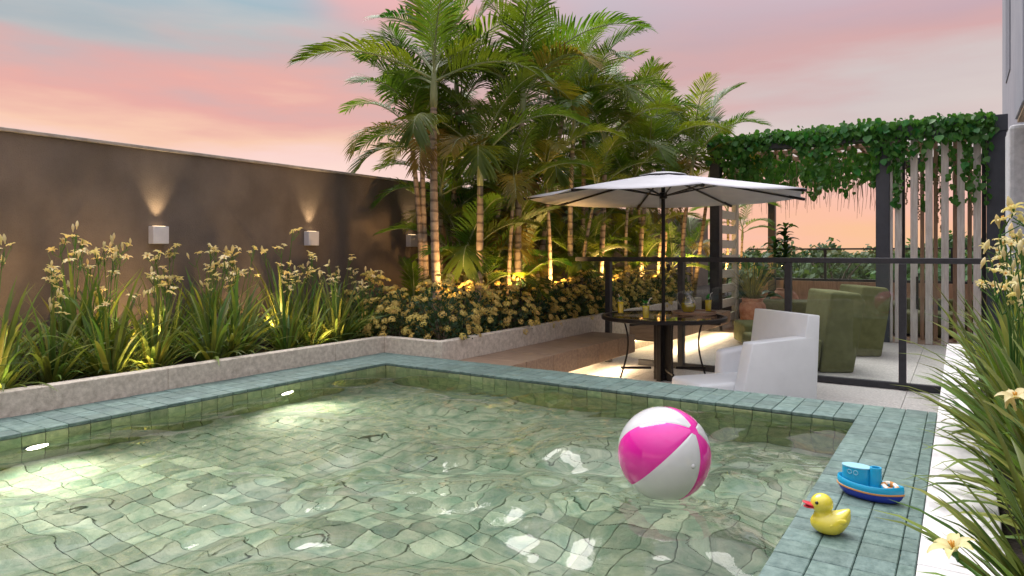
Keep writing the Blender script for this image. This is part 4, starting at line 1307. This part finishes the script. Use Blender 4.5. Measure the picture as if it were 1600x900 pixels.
# ------------------------------------------------------------------ golden shrubs along the palm bed
def head_mesh(seed):
    rn = random.Random(seed)
    a = MB()
    for k in range(46):
        th = rn.uniform(0, 6.283); ph = math.acos(rn.uniform(0.05, 1))
        d = Vector((math.sin(ph) * math.cos(th), math.sin(ph) * math.sin(th), math.cos(ph)))
        c = Vector((d.x * 0.05, d.y * 0.05, d.z * 0.032)) * rn.uniform(0.75, 1.1)
        u = d.orthogonal().normalized(); v = d.cross(u)
        r_ = rn.uniform(0.007, 0.013); ph0 = rn.uniform(0, 6)
        ps = [c + d * 0.003] + [c + (u * math.cos(ph0 + q * 1.2566) + v * math.sin(ph0 + q * 1.2566)) * r_ * (1 if q % 1 == 0 else 0.5) for q in range(5)]
        a.add(ps, [(0, 1, 2), (0, 2, 3), (0, 3, 4), (0, 4, 5), (0, 5, 1)])
    return a.mesh('flower_head', M['shrub_flower'])


HEADS = [head_mesh(k) for k in range(4)]


def shrub_foliage(seed, rad, hgt):
    rn = random.Random(seed)
    a = MB()
    for k in range(900):
        th = rn.uniform(0, 6.283); ph = math.acos(rn.uniform(0.0, 1)); q = rn.uniform(0.35, 0.98)
        d = Vector((math.sin(ph) * math.cos(th), math.sin(ph) * math.sin(th), math.cos(ph)))
        c = Vector((d.x * rad * q, d.y * rad * q, 0.02 + d.z * hgt * q))
        ld = (d + Vector((rn.uniform(-.7, .7), rn.uniform(-.7, .7), rn.uniform(-.5, .5)))).normalized()
        sd = ld.cross(Vector((rn.uniform(-1, 1), rn.uniform(-1, 1), rn.uniform(-1, 1)))).normalized()
        l = rn.uniform(0.03, 0.06); w = l * 0.33
        a.add([c, c + ld * l * .5 + sd * w, c + ld * l, c + ld * l * .5 - sd * w], [(0, 1, 2, 3)])
    return a.mesh('foliage', M['shrub_leaf'])


SHF = [(shrub_foliage(k, r_, h_), r_, h_) for k, (r_, h_) in enumerate(((0.36, 0.64), (0.32, 0.56), (0.37, 0.52)))]


def shrub(x, y, label, seed):
    rn = random.Random(seed * 7 + 1)
    t = empty('golden_shrub', (x, y, 0.05), rn.uniform(0, 6), label, 'shrub', 'golden flowering shrubs along the kerb')
    me, rad, hgt = SHF[seed % 3]
    tag(obj('foliage', me, t), kind='stuff')
    for k in range(76):
        th = rn.uniform(0, 6.283); ph = math.acos(rn.uniform(0.05, 1)); q = rn.uniform(0.92, 1.12)
        d = Vector((math.sin(ph) * math.cos(th), math.sin(ph) * math.sin(th), math.cos(ph)))
        c = Vector((d.x * rad * q, d.y * rad * q, 0.03 + d.z * hgt * q))
        e = (d * 0.8 + Vector((0, 0, 0.6))).to_track_quat('Z', 'Y').to_euler()
        obj('flower_head', rn.choice(HEADS), t, c, e, [rn.uniform(0.6, 1.05)] * 3)
    a = MB()
    for k in range(6):
        th = 1.05 * k; a.tube([(0, 0, -0.02), (0.4 * rad * math.cos(th), 0.4 * rad * math.sin(th), hgt * 0.45), (0.7 * rad * math.cos(th), 0.7 * rad * math.sin(th), hgt * 0.7)], [0.009, 0.006, 0.003], 5)
    a.build('stem', M['bark'], t)


SL = ['first along the kerb from the pool corner', 'second along the kerb from the pool corner', 'third along the kerb, under the arching frond', 'fourth along the kerb, brightly lit',
      'fifth along the kerb, opposite the bench', 'sixth along the kerb, left of the first fence post', 'right behind the first fence post', 'behind the leftmost juice glass', 'behind the second juice glass',
      'behind the umbrella pole', 'behind the glass pitcher', 'beside the trellis post', 'at the far end of the kerb']
for k in range(13):
    shrub(-4.47 + rj(0.05), 5.50 + 0.56 * k + rj(0.05), 'golden flowering shrub, ' + SL[k], k)
BK = ['behind the corner shrubs at the wall side', 'between corner trunk and wall', 'at the foot of the thick corner trunk', 'behind the brightly lit shrub', 'in the second row opposite the bench']
for k, (x, y) in enumerate(((-5.0, 5.42), (-5.45, 5.5), (-4.95, 5.9), (-5.0, 6.5), (-5.0, 7.3))):
    shrub(x, y, 'golden flowering shrub ' + BK[k], 20 + k)

# ------------------------------------------------------------------ vines on the pergola
vn = empty('climbing_vine', (-1.6, YP, 3.1), 0, 'dense green climbing vine hanging over the pergola beam', 'vine')


def vleaf(s):
    a = MB()
    o_ = [(0, 0, 0), (0.42, 0.12, 0.05), (0.55, 0.45, 0.02), (0.30, 0.85, -0.05), (0, 1.15, -0.16), (-0.30, 0.85, -0.05), (-0.55, 0.45, 0.02), (-0.42, 0.12, 0.05), (0, 0.5, -0.06)]
    a.add([Vector(p) * s for p in o_], [(0, 1, 8), (1, 2, 8), (2, 3, 8), (3, 4, 8), (4, 5, 8), (5, 6, 8), (6, 7, 8), (7, 0, 8)])
    return a


VL = [vleaf(s).mesh('leaf', M['vine'], smooth=True) for s in (0.058, 0.078, 0.098)]
vst = MB()
leaf_spots = []
rn = random.Random(11)


def hang_len(x):                      # how far the curtain of leaves drops, along the beam
    return 0.27 + 0.34 * noise.noise(Vector((x * 1.7, 3.3, 0))) + 0.14 * noise.noise(Vector((x * 5, 9.1, 0)))


def vspot(p, out):
    yaw = rn.gauss(0, 0.9) + (0 if out < 0 else rn.choice((0, math.pi)))
    pitch = rn.uniform(-1.9, -0.7)        # tips hang down
    leaf_spots.append((p, (pitch, rn.uniform(-0.5, 0.5), yaw + math.pi), rn.choice((0, 0, 1, 1, 2)), rn.uniform(0.6, 1.4)))


for k in range(2000):                 # over the beam and down its face
    x = rn.uniform(PX[0] - 0.1, PX[2] - 0.02)
    if rn.random() < 0.42:
        vspot(Vector((x, YP + rn.uniform(-0.2, 0.35), 3.09 + abs(rn.gauss(0, 0.055)))), 1)
    else:
        d = hang_len(x) * (1.5 if x > -1.2 else 1.0)
        vspot(Vector((x, YP - 0.12 - abs(rn.gauss(0, 0.06)), 3.12 - rn.random() ** 1.25 * d)), -1)
for k in range(2600):                 # clumps under the roof
    x = rn.uniform(PX[0] - 0.05, -1.0); y = YP + 0.15 + rn.random() ** 1.3 * 2.6
    c = noise.noise(Vector((x * 2.2, y * 1.6, 5.0)))
    if c < -0.12: continue
    d = 0.45 + 0.55 * max(0, c + 0.1) + 0.25 * noise.noise(Vector((x * 4, y * 4, 1)))
    vspot(Vector((x, y, 2.86 - rn.random() ** 0.8 * d)), 1)
for k in range(62):                   # single trailing runners, some through the slats
    x = rn.uniform(PX[0], PX[2] - 0.1); y = YP + rn.choice((-0.14, -0.14, 0.2, 0.6)); L = rn.uniform(0.5, 1.15)
    if x > -1.0: L *= 1.2
    pts = [(x + 0.05 * math.sin(3 * f + k), y, 3.0 - L * f) for f in (0, 0.25, 0.5, 0.75, 1.0)]
    vst.tube(pts, 0.004, 4, cap=False)
    for q in range(int(L / 0.055)):
        f = q / (L / 0.055)
        vspot(Vector((x + 0.05 * math.sin(3 * f + k) + rn.uniform(-0.04, 0.04), y + rn.uniform(-0.04, 0.04), 3.0 - L * f)), 1)
order = sorted(range(len(leaf_spots)), key=lambda i: leaf_spots[i][0].y - 0.15 * leaf_spots[i][2] - 0.3 * leaf_spots[i][3])
rest = MB()
for n_, i in enumerate(order):
    p, e, v_, s_ = leaf_spots[i]
    if n_ < 300:
        obj('leaf', VL[v_], vn, p - vn.location, e, (s_, s_, s_))
    else:
        X = Matrix.Translation(p - vn.location) @ Euler(e).to_matrix().to_4x4() @ Matrix.Scale(s_, 4)
        rest.add([X @ q.co for q in VL[v_].vertices], [tuple(f.vertices) for f in VL[v_].polygons])
tag(rest.build('foliage', M['vine'], vn, smooth=True), kind='stuff')
vst.v = [(p[0] - vn.location.x, p[1] - vn.location.y, p[2] - vn.location.z) for p in vst.v]
vst.build('runners', M['stalk'], vn)
td = MB()
for k in range(150):
    x = rn.uniform(PX[0] + 0.1, -1.0); y = YP + rn.uniform(0.2, 2.6)
    z0 = rn.uniform(2.3, 2.7); L = rn.uniform(0.25, 0.75)
    td.tube([(x, y, z0), (x + rn.uniform(-.02, .02), y, z0 - L * .5), (x + rn.uniform(-.03, .03), y, z0 - L)], [0.005, 0.004, 0.002], 4, cap=False)
for k in range(16):
    x = rn.uniform(-1.6, 0.2); y = YP + rn.uniform(0.5, 1.6); L = rn.uniform(0.5, 1.3)
    z0 = rn.uniform(2.3, 2.8)
    for q in range(int(L / 0.03)):
        td.sphere((x + rn.uniform(-.015, .015), y + rn.uniform(-.015, .015), z0 - 0.03 * q), 0.016, 5, 4)
td.v = [(p[0] - vn.location.x, p[1] - vn.location.y, p[2] - vn.location.z) for p in td.v]
tag(td.build('hanging_roots', M['tendril'], vn), kind='stuff')

# ------------------------------------------------------------------ pots
def pot(x, y, s, prof, label, name='terracotta_pot'):
    t = empty(name, (x, y, ZF + 0.003), 0, label, 'pot')
    a = MB(); a.lathe([(r_ * s, z_ * s) for r_, z_ in prof], 36, cap0=True)
    a.build('vessel', M['terracotta'], t, smooth=True)
    zi = prof[-1][1] * s
    a = MB(); a.lathe([(0.001, zi), (prof[-1][0] * s * 0.97, zi)], 24); a.build('soil', M['soil'], t)
    return zi


P1 = [(0.15, 0.0), (0.19, 0.08), (0.235, 0.25), (0.25, 0.38), (0.235, 0.47), (0.19, 0.525), (0.185, 0.54), (0.20, 0.56), (0.205, 0.585), (0.195, 0.595), (0.175, 0.59), (0.17, 0.55)]
P2 = [(0.14, 0.0), (0.22, 0.10), (0.28, 0.28), (0.29, 0.40), (0.25, 0.53), (0.17, 0.62), (0.15, 0.64), (0.16, 0.66), (0.145, 0.665), (0.13, 0.65), (0.125, 0.62)]
z1 = pot(-3.30, 13.40, 1.0, P1, 'weathered terracotta pot with rim, planted with grass beside the trellis')
z2 = pot(-3.12, 15.35, 1.05, P2, 'round bellied terracotta pot behind the fence post, holding a broad leaved tree')
t = empty('ornamental_grass', (-3.30, 13.40, ZF + z1), 0, 'dry pale ornamental grass growing in the rimmed terracotta pot', 'potted plant')
for k in range(110):
    me = BL[k % 12]
    th = random.uniform(0, 6.28)
    o = obj('blade', me, t, (0.1 * random.random() * math.cos(th), 0.1 * random.random() * math.sin(th), 0), (rj(0.2), rj(0.2), th), (0.95 * random.uniform(0.5, 1.05), 0.35, 0.95 * random.uniform(0.5, 1.0)))
    o.material_slots[0].link = 'OBJECT'; o.material_slots[0].material = M['pot_grass']
a = MB()
for k in range(26):
    th = random.uniform(0, 6.28); e = random.uniform(0.9, 1.4); L = random.uniform(0.55, 0.85)
    d = Vector((math.cos(th) * math.cos(e), math.sin(th) * math.cos(e), math.sin(e)))
    a.tube([Vector((0, 0, 0)), d * L * 0.6, d * L + Vector((0, 0, -0.03))], [0.003, 0.0025, 0.002], 4)
    a.sphere(d * L, 0.012, 6, 5, sc=(1, 1, 3))
tag(a.build('seed_heads', M['shrub_flower'], t), kind='stuff')


def broad_leaf(L, w, seed):
    a = MB(); n = 6; vs = []
    e = 0.9; p = Vector((0, 0, 0)); 
    for i in range(n + 1):
        f = i / n
        ww = w * math.sin(math.pi * (0.05 + 0.93 * f)) ** 0.75
        vs += [p + Vector((0, -ww, ww * 0.3)), p.copy(), p + Vector((0, ww, ww * 0.3))]
        p = p + Vector((math.cos(e), 0, math.sin(e))) * (L / n); e -= 0.26
    a.add(vs, [(3 * i + k, 3 * i + k + 1, 3 * i + k + 4, 3 * i + k + 3) for i in range(n) for k in range(2)])
    return a.mesh('leaf', M['rubber_leaf'], smooth=True)


BRL = [broad_leaf(0.30, 0.085, 1), broad_leaf(0.24, 0.07, 2), broad_leaf(0.36, 0.12, 3)]
t = empty('broad_leaved_tree', (-3.12, 15.35, ZF + z2), 0, 'dark green broad leaved tree growing in the round bellied pot', 'potted plant')
a = MB(); a.tube([(0, 0, 0), (0.03, 0, 0.5), (0.0, 0.02, 1.0), (0.03, 0, 1.35)], [0.025, 0.02, 0.015, 0.008], 8); a.build('trunk', M['bark'], t, smooth=True)
a = MB(); a.tube([(0.02, 0, 0.45), (-0.18, 0.05, 0.85), (-0.22, 0.04, 1.05)], [0.014, 0.01, 0.006], 7); a.build('branch', M['bark'], t, smooth=True)
for k in range(64):
    if k < 46:
        z = 0.35 + 1.05 * (k / 46); c = Vector((0.02, 0, z)); sc_ = 1.0 if z < 1.0 else 1.0 - 0.35 * (z - 1.0)
    else:
        z = 0.6 + 0.5 * (k - 46) / 18; c = Vector((-0.2, 0.05, z)); sc_ = 0.85
    obj('leaf', random.choice(BRL[:2]), t, c, (rj(0.2), rj(0.35), 2.4 * k + rj(0.3)), [sc_ * random.uniform(0.8, 1.15)] * 3)
t = empty('broad_leaved_plant', (-3.55, 14.5, ZF), 0, 'lush low plant with large leaves between the two pots and the trellis', 'plant')
for k in range(40):
    th = 2.4 * k; z = 0.35 + 0.9 * random.random()
    a_ = Vector((0.22 * math.cos(th), 0.22 * math.sin(th), z))
    obj('leaf', BRL[2], t, a_, (rj(0.2), rj(0.4), th), [random.uniform(0.8, 1.2)] * 3)
a = MB()
for k in range(12):
    th = 2.4 * k; a.tube([(0, 0, 0), (0.1 * math.cos(th), 0.1 * math.sin(th), 0.5), (0.22 * math.cos(th), 0.22 * math.sin(th), 0.95)], 0.008, 5)
a.build('stem', M['stalk'], t)

# ------------------------------------------------------------------ beach ball
BR = 0.203
bc = Vector((-1.089, 2.884, ZW + 0.86 * BR))
ball = empty('beach_ball', bc, 0, 'glossy pink and white striped beach ball floating on the pool', 'ball')
toc = (cam.location - bc).normalized()
rgt = Vector((0, 0, 1)).cross(toc).normalized(); upv = toc.cross(rgt)
axis = (rgt * 0.61 + upv * 0.50 + toc * 0.61).normalized()
sx_, sy_ = (375 - 568) / 295, -(655 - 453) / 295
sp_ = rgt * sx_ + upv * sy_ + toc * math.sqrt(max(0, 1 - sx_ ** 2 - sy_ ** 2))
e1 = (sp_ - axis * sp_.dot(axis)).normalized(); e2 = axis.cross(e1)
NL, NA = 18, 24
for k in range(6):
    a = MB(); vs = []
    for i in range(NA + 1):
        th = 0.11 + (math.pi - 0.22) * i / NA
        for j in range(NL + 1):
            ph = 2 * math.pi * (k + j / NL) / 6
            d = axis * math.cos(th) + (e1 * math.cos(ph) + e2 * math.sin(ph)) * math.sin(th)
            puff = 1 - 0.012 * (abs(2 * j / NL - 1) ** 9)
            vs.append(d * BR * puff)
    a.add(vs, [(i * (NL + 1) + j, (i + 1) * (NL + 1) + j, (i + 1) * (NL + 1) + j + 1, i * (NL + 1) + j + 1) for i in range(NA) for j in range(NL)])
    a.build('panel', M['white_vinyl'] if k % 2 == 0 else M['pink'], ball, smooth=True)
for sgn in (1, -1):
    a = MB(); vs = [axis * sgn * BR * 0.9995]
    for i in range(1, 5):
        for j in range(24):
            th = 0.122 * i / 4; ph = 2 * math.pi * j / 24
            vs.append((axis * sgn * math.cos(th) + (e1 * math.cos(ph) + e2 * math.sin(ph)) * math.sin(th)) * BR * 0.9985)
    fs = [(0, 1 + j, 1 + (j + 1) % 24) for j in range(24)]
    for i in range(3): fs += [(1 + i * 24 + j, 1 + (i + 1) * 24 + j, 1 + (i + 1) * 24 + (j + 1) % 24, 1 + i * 24 + (j + 1) % 24) for j in range(24)]
    a.add(vs, fs); a.build('end_cap', M['pink'], ball, smooth=True)

a = MB()
vd = (axis * 0.72 + e1 * 0.5 + e2 * 0.48).normalized()
qv = vd.to_track_quat('Z', 'Y').to_matrix().to_4x4()
a.lathe([(0.010, -0.002), (0.010, 0.0015), (0.007, 0.0025), (0.005, 0.005), (0.001, 0.005)], 16)
a.v = [tuple(Matrix.Translation(vd * BR) @ qv @ Vector(p)) for p in a.v]
a.build('valve', M['white_vinyl'], ball, smooth=True)

# ------------------------------------------------------------------ rubber duck
duck = empty('rubber_duck', (-0.385, 2.66, 0.002), HEAD + R(-14), 'yellow rubber duck with red bill standing on the pool edge', 'toy duck')
duck.scale = (0.94, 0.94, 0.94)
# local -X is where the duck looks
a = MB()
n, mrow = 28, 18
vs = []
for i in range(mrow + 1):
    ph = math.pi * i / mrow
    for k in range(n):
        th = 2 * math.pi * k / n
        x = 0.072 * math.sin(ph) * math.cos(th); y = 0.056 * math.sin(ph) * math.sin(th); z = -0.044 * math.cos(ph)
        if x > 0.0:
            f = x / 0.072
            z += 0.050 * f ** 2.0 * (0.55 + 0.45 * (z > 0)); y *= 1 - 0.45 * f ** 1.6
        if z < -0.034: z = -0.034 + (z + 0.034) * 0.25
        vs.append((x, y, z + 0.0365))
a.add(vs, [(i * n + k, i * n + (k + 1) % n, (i + 1) * n + (k + 1) % n, (i + 1) * n + k) for i in range(mrow) for k in range(n)])
a.sphere((-0.030, 0, 0.108), 0.039, 24, 16, sc=(1.04, 0.98, 0.98))
a.tube([(-0.026, 0, 0.06), (-0.028, 0, 0.08), (-0.03, 0, 0.098)], [0.036, 0.029, 0.03], 20)
o = a.build('body', M['duck'], duck, smooth=True)
md = o.modifiers.new('fuse', 'REMESH'); md.mode = 'VOXEL'; md.voxel_size = 0.0028; md.use_smooth_shade = True
md = o.modifiers.new('ease', 'SMOOTH'); md.factor = 0.6; md.iterations = 9
for sgn in (1, -1):
    a = MB(); vs = []
    for i in range(9):
        f = i / 8
        for k in range(7):
            g = k / 6 - 0.5
            w = 0.030 * math.sin(math.pi * (0.06 + 0.88 * f)) ** 0.7
            vs.append((-0.012 + 0.062 * f, sgn * (0.0545 - 0.018 * f - 0.030 * g * g), 0.042 + 0.016 * f + g * w))
    a.add(vs, [(i * 7 + k, i * 7 + k + 1, (i + 1) * 7 + k + 1, (i + 1) * 7 + k) for i in range(8) for k in range(6)])
    o = a.build('wing', M['duck'], duck, smooth=True)
    md = o.modifiers.new('thick', 'SOLIDIFY'); md.thickness = 0.006; md.offset = 0
    md = o.modifiers.new('round', 'SUBSURF'); md.levels = 1; md.render_levels = 1
for dz_, tilt, ln in ((0.101, 0.30, 0.034), (0.094, -0.05, 0.028)):
    a = MB(); a.sphere((0, 0, 0), 1, 16, 8, sc=(ln, 0.022, 0.0055))
    a.build('bill', M['red'], duck, smooth=True, loc=(-0.068, 0, dz_), rot=(0, tilt, 0))
for sgn in (1, -1):
    a = MB(); a.sphere((-0.053, sgn * 0.029, 0.118), 0.0065, 12, 8); a.build('eye', M['eye'], duck, smooth=True)

# ------------------------------------------------------------------ toy boat (local +X is the bow)
boat = empty('toy_boat', (-0.305, 3.13, 0.002), R(-14), 'blue toy tugboat with funnel and lifebuoy on the pool edge', 'toy boat')


def hull_ring(s, z, inset=0.0):
    pts = []
    n = 40
    for k in range(n):
        th = 2 * math.pi * k / n
        c, q = math.cos(th), math.sin(th)
        x = math.copysign(abs(c) ** 0.9, c) * 0.128 * s; y = q * 0.060 * s
        if x > 0: y *= (1 - (x / 0.132) ** 3.0 * 0.75)
        f = 1 - inset / 0.06
        sheer = 0.012 * (x / 0.128) ** 2
        pts.append((x * (1 - inset / 0.128), y * f, z + sheer * (z / 0.06)))
    return pts


def hull(name, rows_, mat, parent, cap0=False, cap1=False):
    a = MB(); vs = [p for r_ in rows_ for p in r_]; n = len(rows_[0])
    fs = [(i * n + k, i * n + (k + 1) % n, (i + 1) * n + (k + 1) % n, (i + 1) * n + k) for i in range(len(rows_) - 1) for k in range(n)]
    if cap0: fs.append(tuple(range(n - 1, -1, -1)))
    if cap1: fs.append(tuple((len(rows_) - 1) * n + k for k in range(n)))
    a.add(vs, fs)
    return auto_smooth(a.build(name, mat, parent), 50)


hull('lower_hull', [hull_ring(0.70, 0.0), hull_ring(0.80, 0.003), hull_ring(0.92, 0.016), hull_ring(0.985, 0.030)], M['navy'], boat, cap0=True)
hull('stripe', [hull_ring(0.985, 0.0301), hull_ring(1.012, 0.031), hull_ring(1.014, 0.036), hull_ring(0.99, 0.037)], M['orange'], boat)
hull('upper_hull', [hull_ring(0.99, 0.0371), hull_ring(1.0, 0.045), hull_ring(0.985, 0.060), hull_ring(0.985, 0.0615, 0.002), hull_ring(0.985, 0.060, 0.005), hull_ring(0.94, 0.034, 0.005)], M['cyan'], boat, cap1=True)
a = MB()
cab = []
for k in range(28):
    th = 2 * math.pi * k / 28
    cab.append((-0.052 + 0.056 * math.cos(th), 0.036 * math.sin(th)))
n = len(cab)
a.add([(x, y, 0.032) for x, y in cab] + [(x, y, 0.115 + 0.02 * (x + 0.05)) for x, y in cab],
      [(k, (k + 1) % n, n + (k + 1) % n, n + k) for k in range(n)] + [tuple(n + k for k in range(n))])
auto_smooth(a.build('cabin', M['cyan'], boat), 40)
a = MB()
roofp = [(-0.052 + (x + 0.052) * 1.03, y * 1.03) for x, y in cab]
a.add([(x, y, 0.1155 + 0.02 * (x + 0.05)) for x, y in roofp] + [(x, y, 0.119 + 0.02 * (x + 0.05)) for x, y in roofp],
      [(k, (k + 1) % n, n + (k + 1) % n, n + k) for k in range(n)] + [tuple(n + k for k in range(n)), tuple(range(n - 1, -1, -1))])
a.build('roof', M['light_blue'], boat)
for th in (R(-105), R(-80)):
    a = MB()
    cx, cy2 = -0.052 + 0.0565 * math.cos(th), 0.0365 * math.sin(th)
    nrm = Vector((math.cos(th) / 0.056, math.sin(th) / 0.036, 0)).normalized(); tg_ = Vector((0, 0, 1)).cross(nrm)
    a.tube([Vector((cx, cy2, 0.098)) + (tg_ * math.cos(q) + Vector((0, 0, 1)) * math.sin(q)) * 0.0085 for q in np.linspace(0, 2 * math.pi, 17)], 0.0015, 6)
    a.build('porthole', M['light_blue'], boat, smooth=True)
a = MB(); a.lathe([(0.024, 0.032), (0.0215, 0.127), (0.0205, 0.128), (0.016, 0.1275), (0.016, 0.10), (0.001, 0.10)], 24, (0.022, 0.0, 0)); auto_smooth(a.build('funnel', M['cyan'], boat))
buoy = MB()
nR, nr = 32, 10
vs, fs, mi = [], [], []
for i in range(nR):
    for k in range(nr):
        A, B = 2 * math.pi * i / nR, 2 * math.pi * k / nr
        rr = 0.024 + 0.0115 * math.cos(B)
        vs.append((rr * math.cos(A), rr * math.sin(A), 0.0115 * math.sin(B) * 1.25))
for i in range(nR):
    for k in range(nr):
        fs.append((i * nr + k, ((i + 1) % nR) * nr + k, ((i + 1) % nR) * nr + (k + 1) % nr, i * nr + (k + 1) % nr))
        top_ = 1 <= k <= 3
        mi.append(2 if top_ and i % 8 < 5 else (1 if i % 8 < 3 else 0))
for f, q in zip(fs, mi): pass
buoy.v = vs; buoy.f = fs; buoy.mi = mi
buoy.build('lifebuoy', [M['orange'], M['cyan'], M['cream_plastic']], boat, smooth=True, loc=(0.076, 0, 0.058), rot=(0.25, 0.12, 0.5))


# ------------------------------------------------------------------ trees beyond the terrace
def crown_mesh(seed, rx, rz, nleaf, sparse=False):
    rn = random.Random(seed)
    a = MB()
    clumps = []
    for k in range(26):
        th = rn.uniform(0, 6.283); ph = math.acos(rn.uniform(-0.5, 1)); q = rn.uniform(0.45, 0.95)
        clumps.append((Vector((math.sin(ph) * math.cos(th) * rx * q, math.sin(ph) * math.sin(th) * rx * q, math.cos(ph) * rz * q)), rn.uniform(0.22, 0.42) * rx))
    for k in range(nleaf):
        c, r_ = rn.choice(clumps)
        d = Vector((rn.gauss(0, 1), rn.gauss(0, 1), rn.gauss(0, 1))).normalized()
        p = c + d * r_ * (rn.uniform(0.5, 1.0) if not sparse else rn.uniform(0, 1.2))
        u = (d + Vector((rn.uniform(-.8, .8), rn.uniform(-.8, .8), rn.uniform(-.8, .8)))).orthogonal().normalized(); v = u.cross(d).normalized()
        l = rn.uniform(0.10, 0.22)
        a.add([p - u * l, p + v * l * 0.6, p + u * l, p - v * l * 0.6], [(0, 1, 2, 3)])
    return a.mesh('crown', M['tree_leaf'])


CR = [crown_mesh(k, 2.6, 2.3, 3800) for k in range(4)]
CRS = crown_mesh(9, 1.7, 1.5, 420, True)
TR = [(-8.5, 40, 0.9, 0), (-5.2, 38, 1.0, 0), (-2.2, 40, 1.05, 0), (0.6, 36, 1.25, 0), (3.4, 41, 1.0, 0), (-7, 46, 1.1, 0), (-3.8, 47, 1.0, 0), (-0.8, 48, 1.15, 0), (2.2, 50, 1.1, 0), (-11.5, 43, 0.9, 0), (-4.6, 33, 0.95, 1), (5.8, 45, 1.2, 0), (-1.2, 31, 0.6, 0), (1.6, 31.5, 0.75, 0)]
POS = ['far left of the group behind the potted tree', 'behind the round bellied pot', 'in the middle of the back railing', 'taller one behind the slat screen', 'right of the slat screen', 'second row on the left', 'second row behind the bare tree', 'second row in the middle', 'second row behind the slats', 'farthest out behind the palms', '', 'second row at the far right', 'low one close behind the railing', 'low one close behind the slats']
for k, (x, y, top, sp) in enumerate(TR):
    zc = top + 0.3 - (1.5 if sp else 2.3) - (0.4 if sp else 0)
    if sp: zc = -0.15
    t = empty('tree', (x, y, -9), 0, 'thin sparse tree standing out against the sky behind the railing' if sp else 'bushy green tree beyond the back railing, ' + POS[k], 'tree', 'trees beyond the back railing')
    obj('crown', CRS if sp else CR[k % 4], t, (0, 0, zc + 9), (0, 0, k * 1.3))
    a = MB(); a.tube([(0, 0, 0), (0.05, 0.1, (zc + 9) * 0.5), (0, 0, zc + 9)], [0.22, 0.17, 0.1], 8); a.build('trunk', M['bark'], t, smooth=True)
    a = MB()
    for q in range(7):
        th = q * 0.9 + k; a.tube([(0, 0, zc + 8.2), (0.7 * math.cos(th), 0.7 * math.sin(th), zc + 9.3), (1.2 * math.cos(th), 1.2 * math.sin(th), zc + 9.9)], [0.07, 0.045, 0.015], 5)
    a.build('limbs', M['bark'], t)
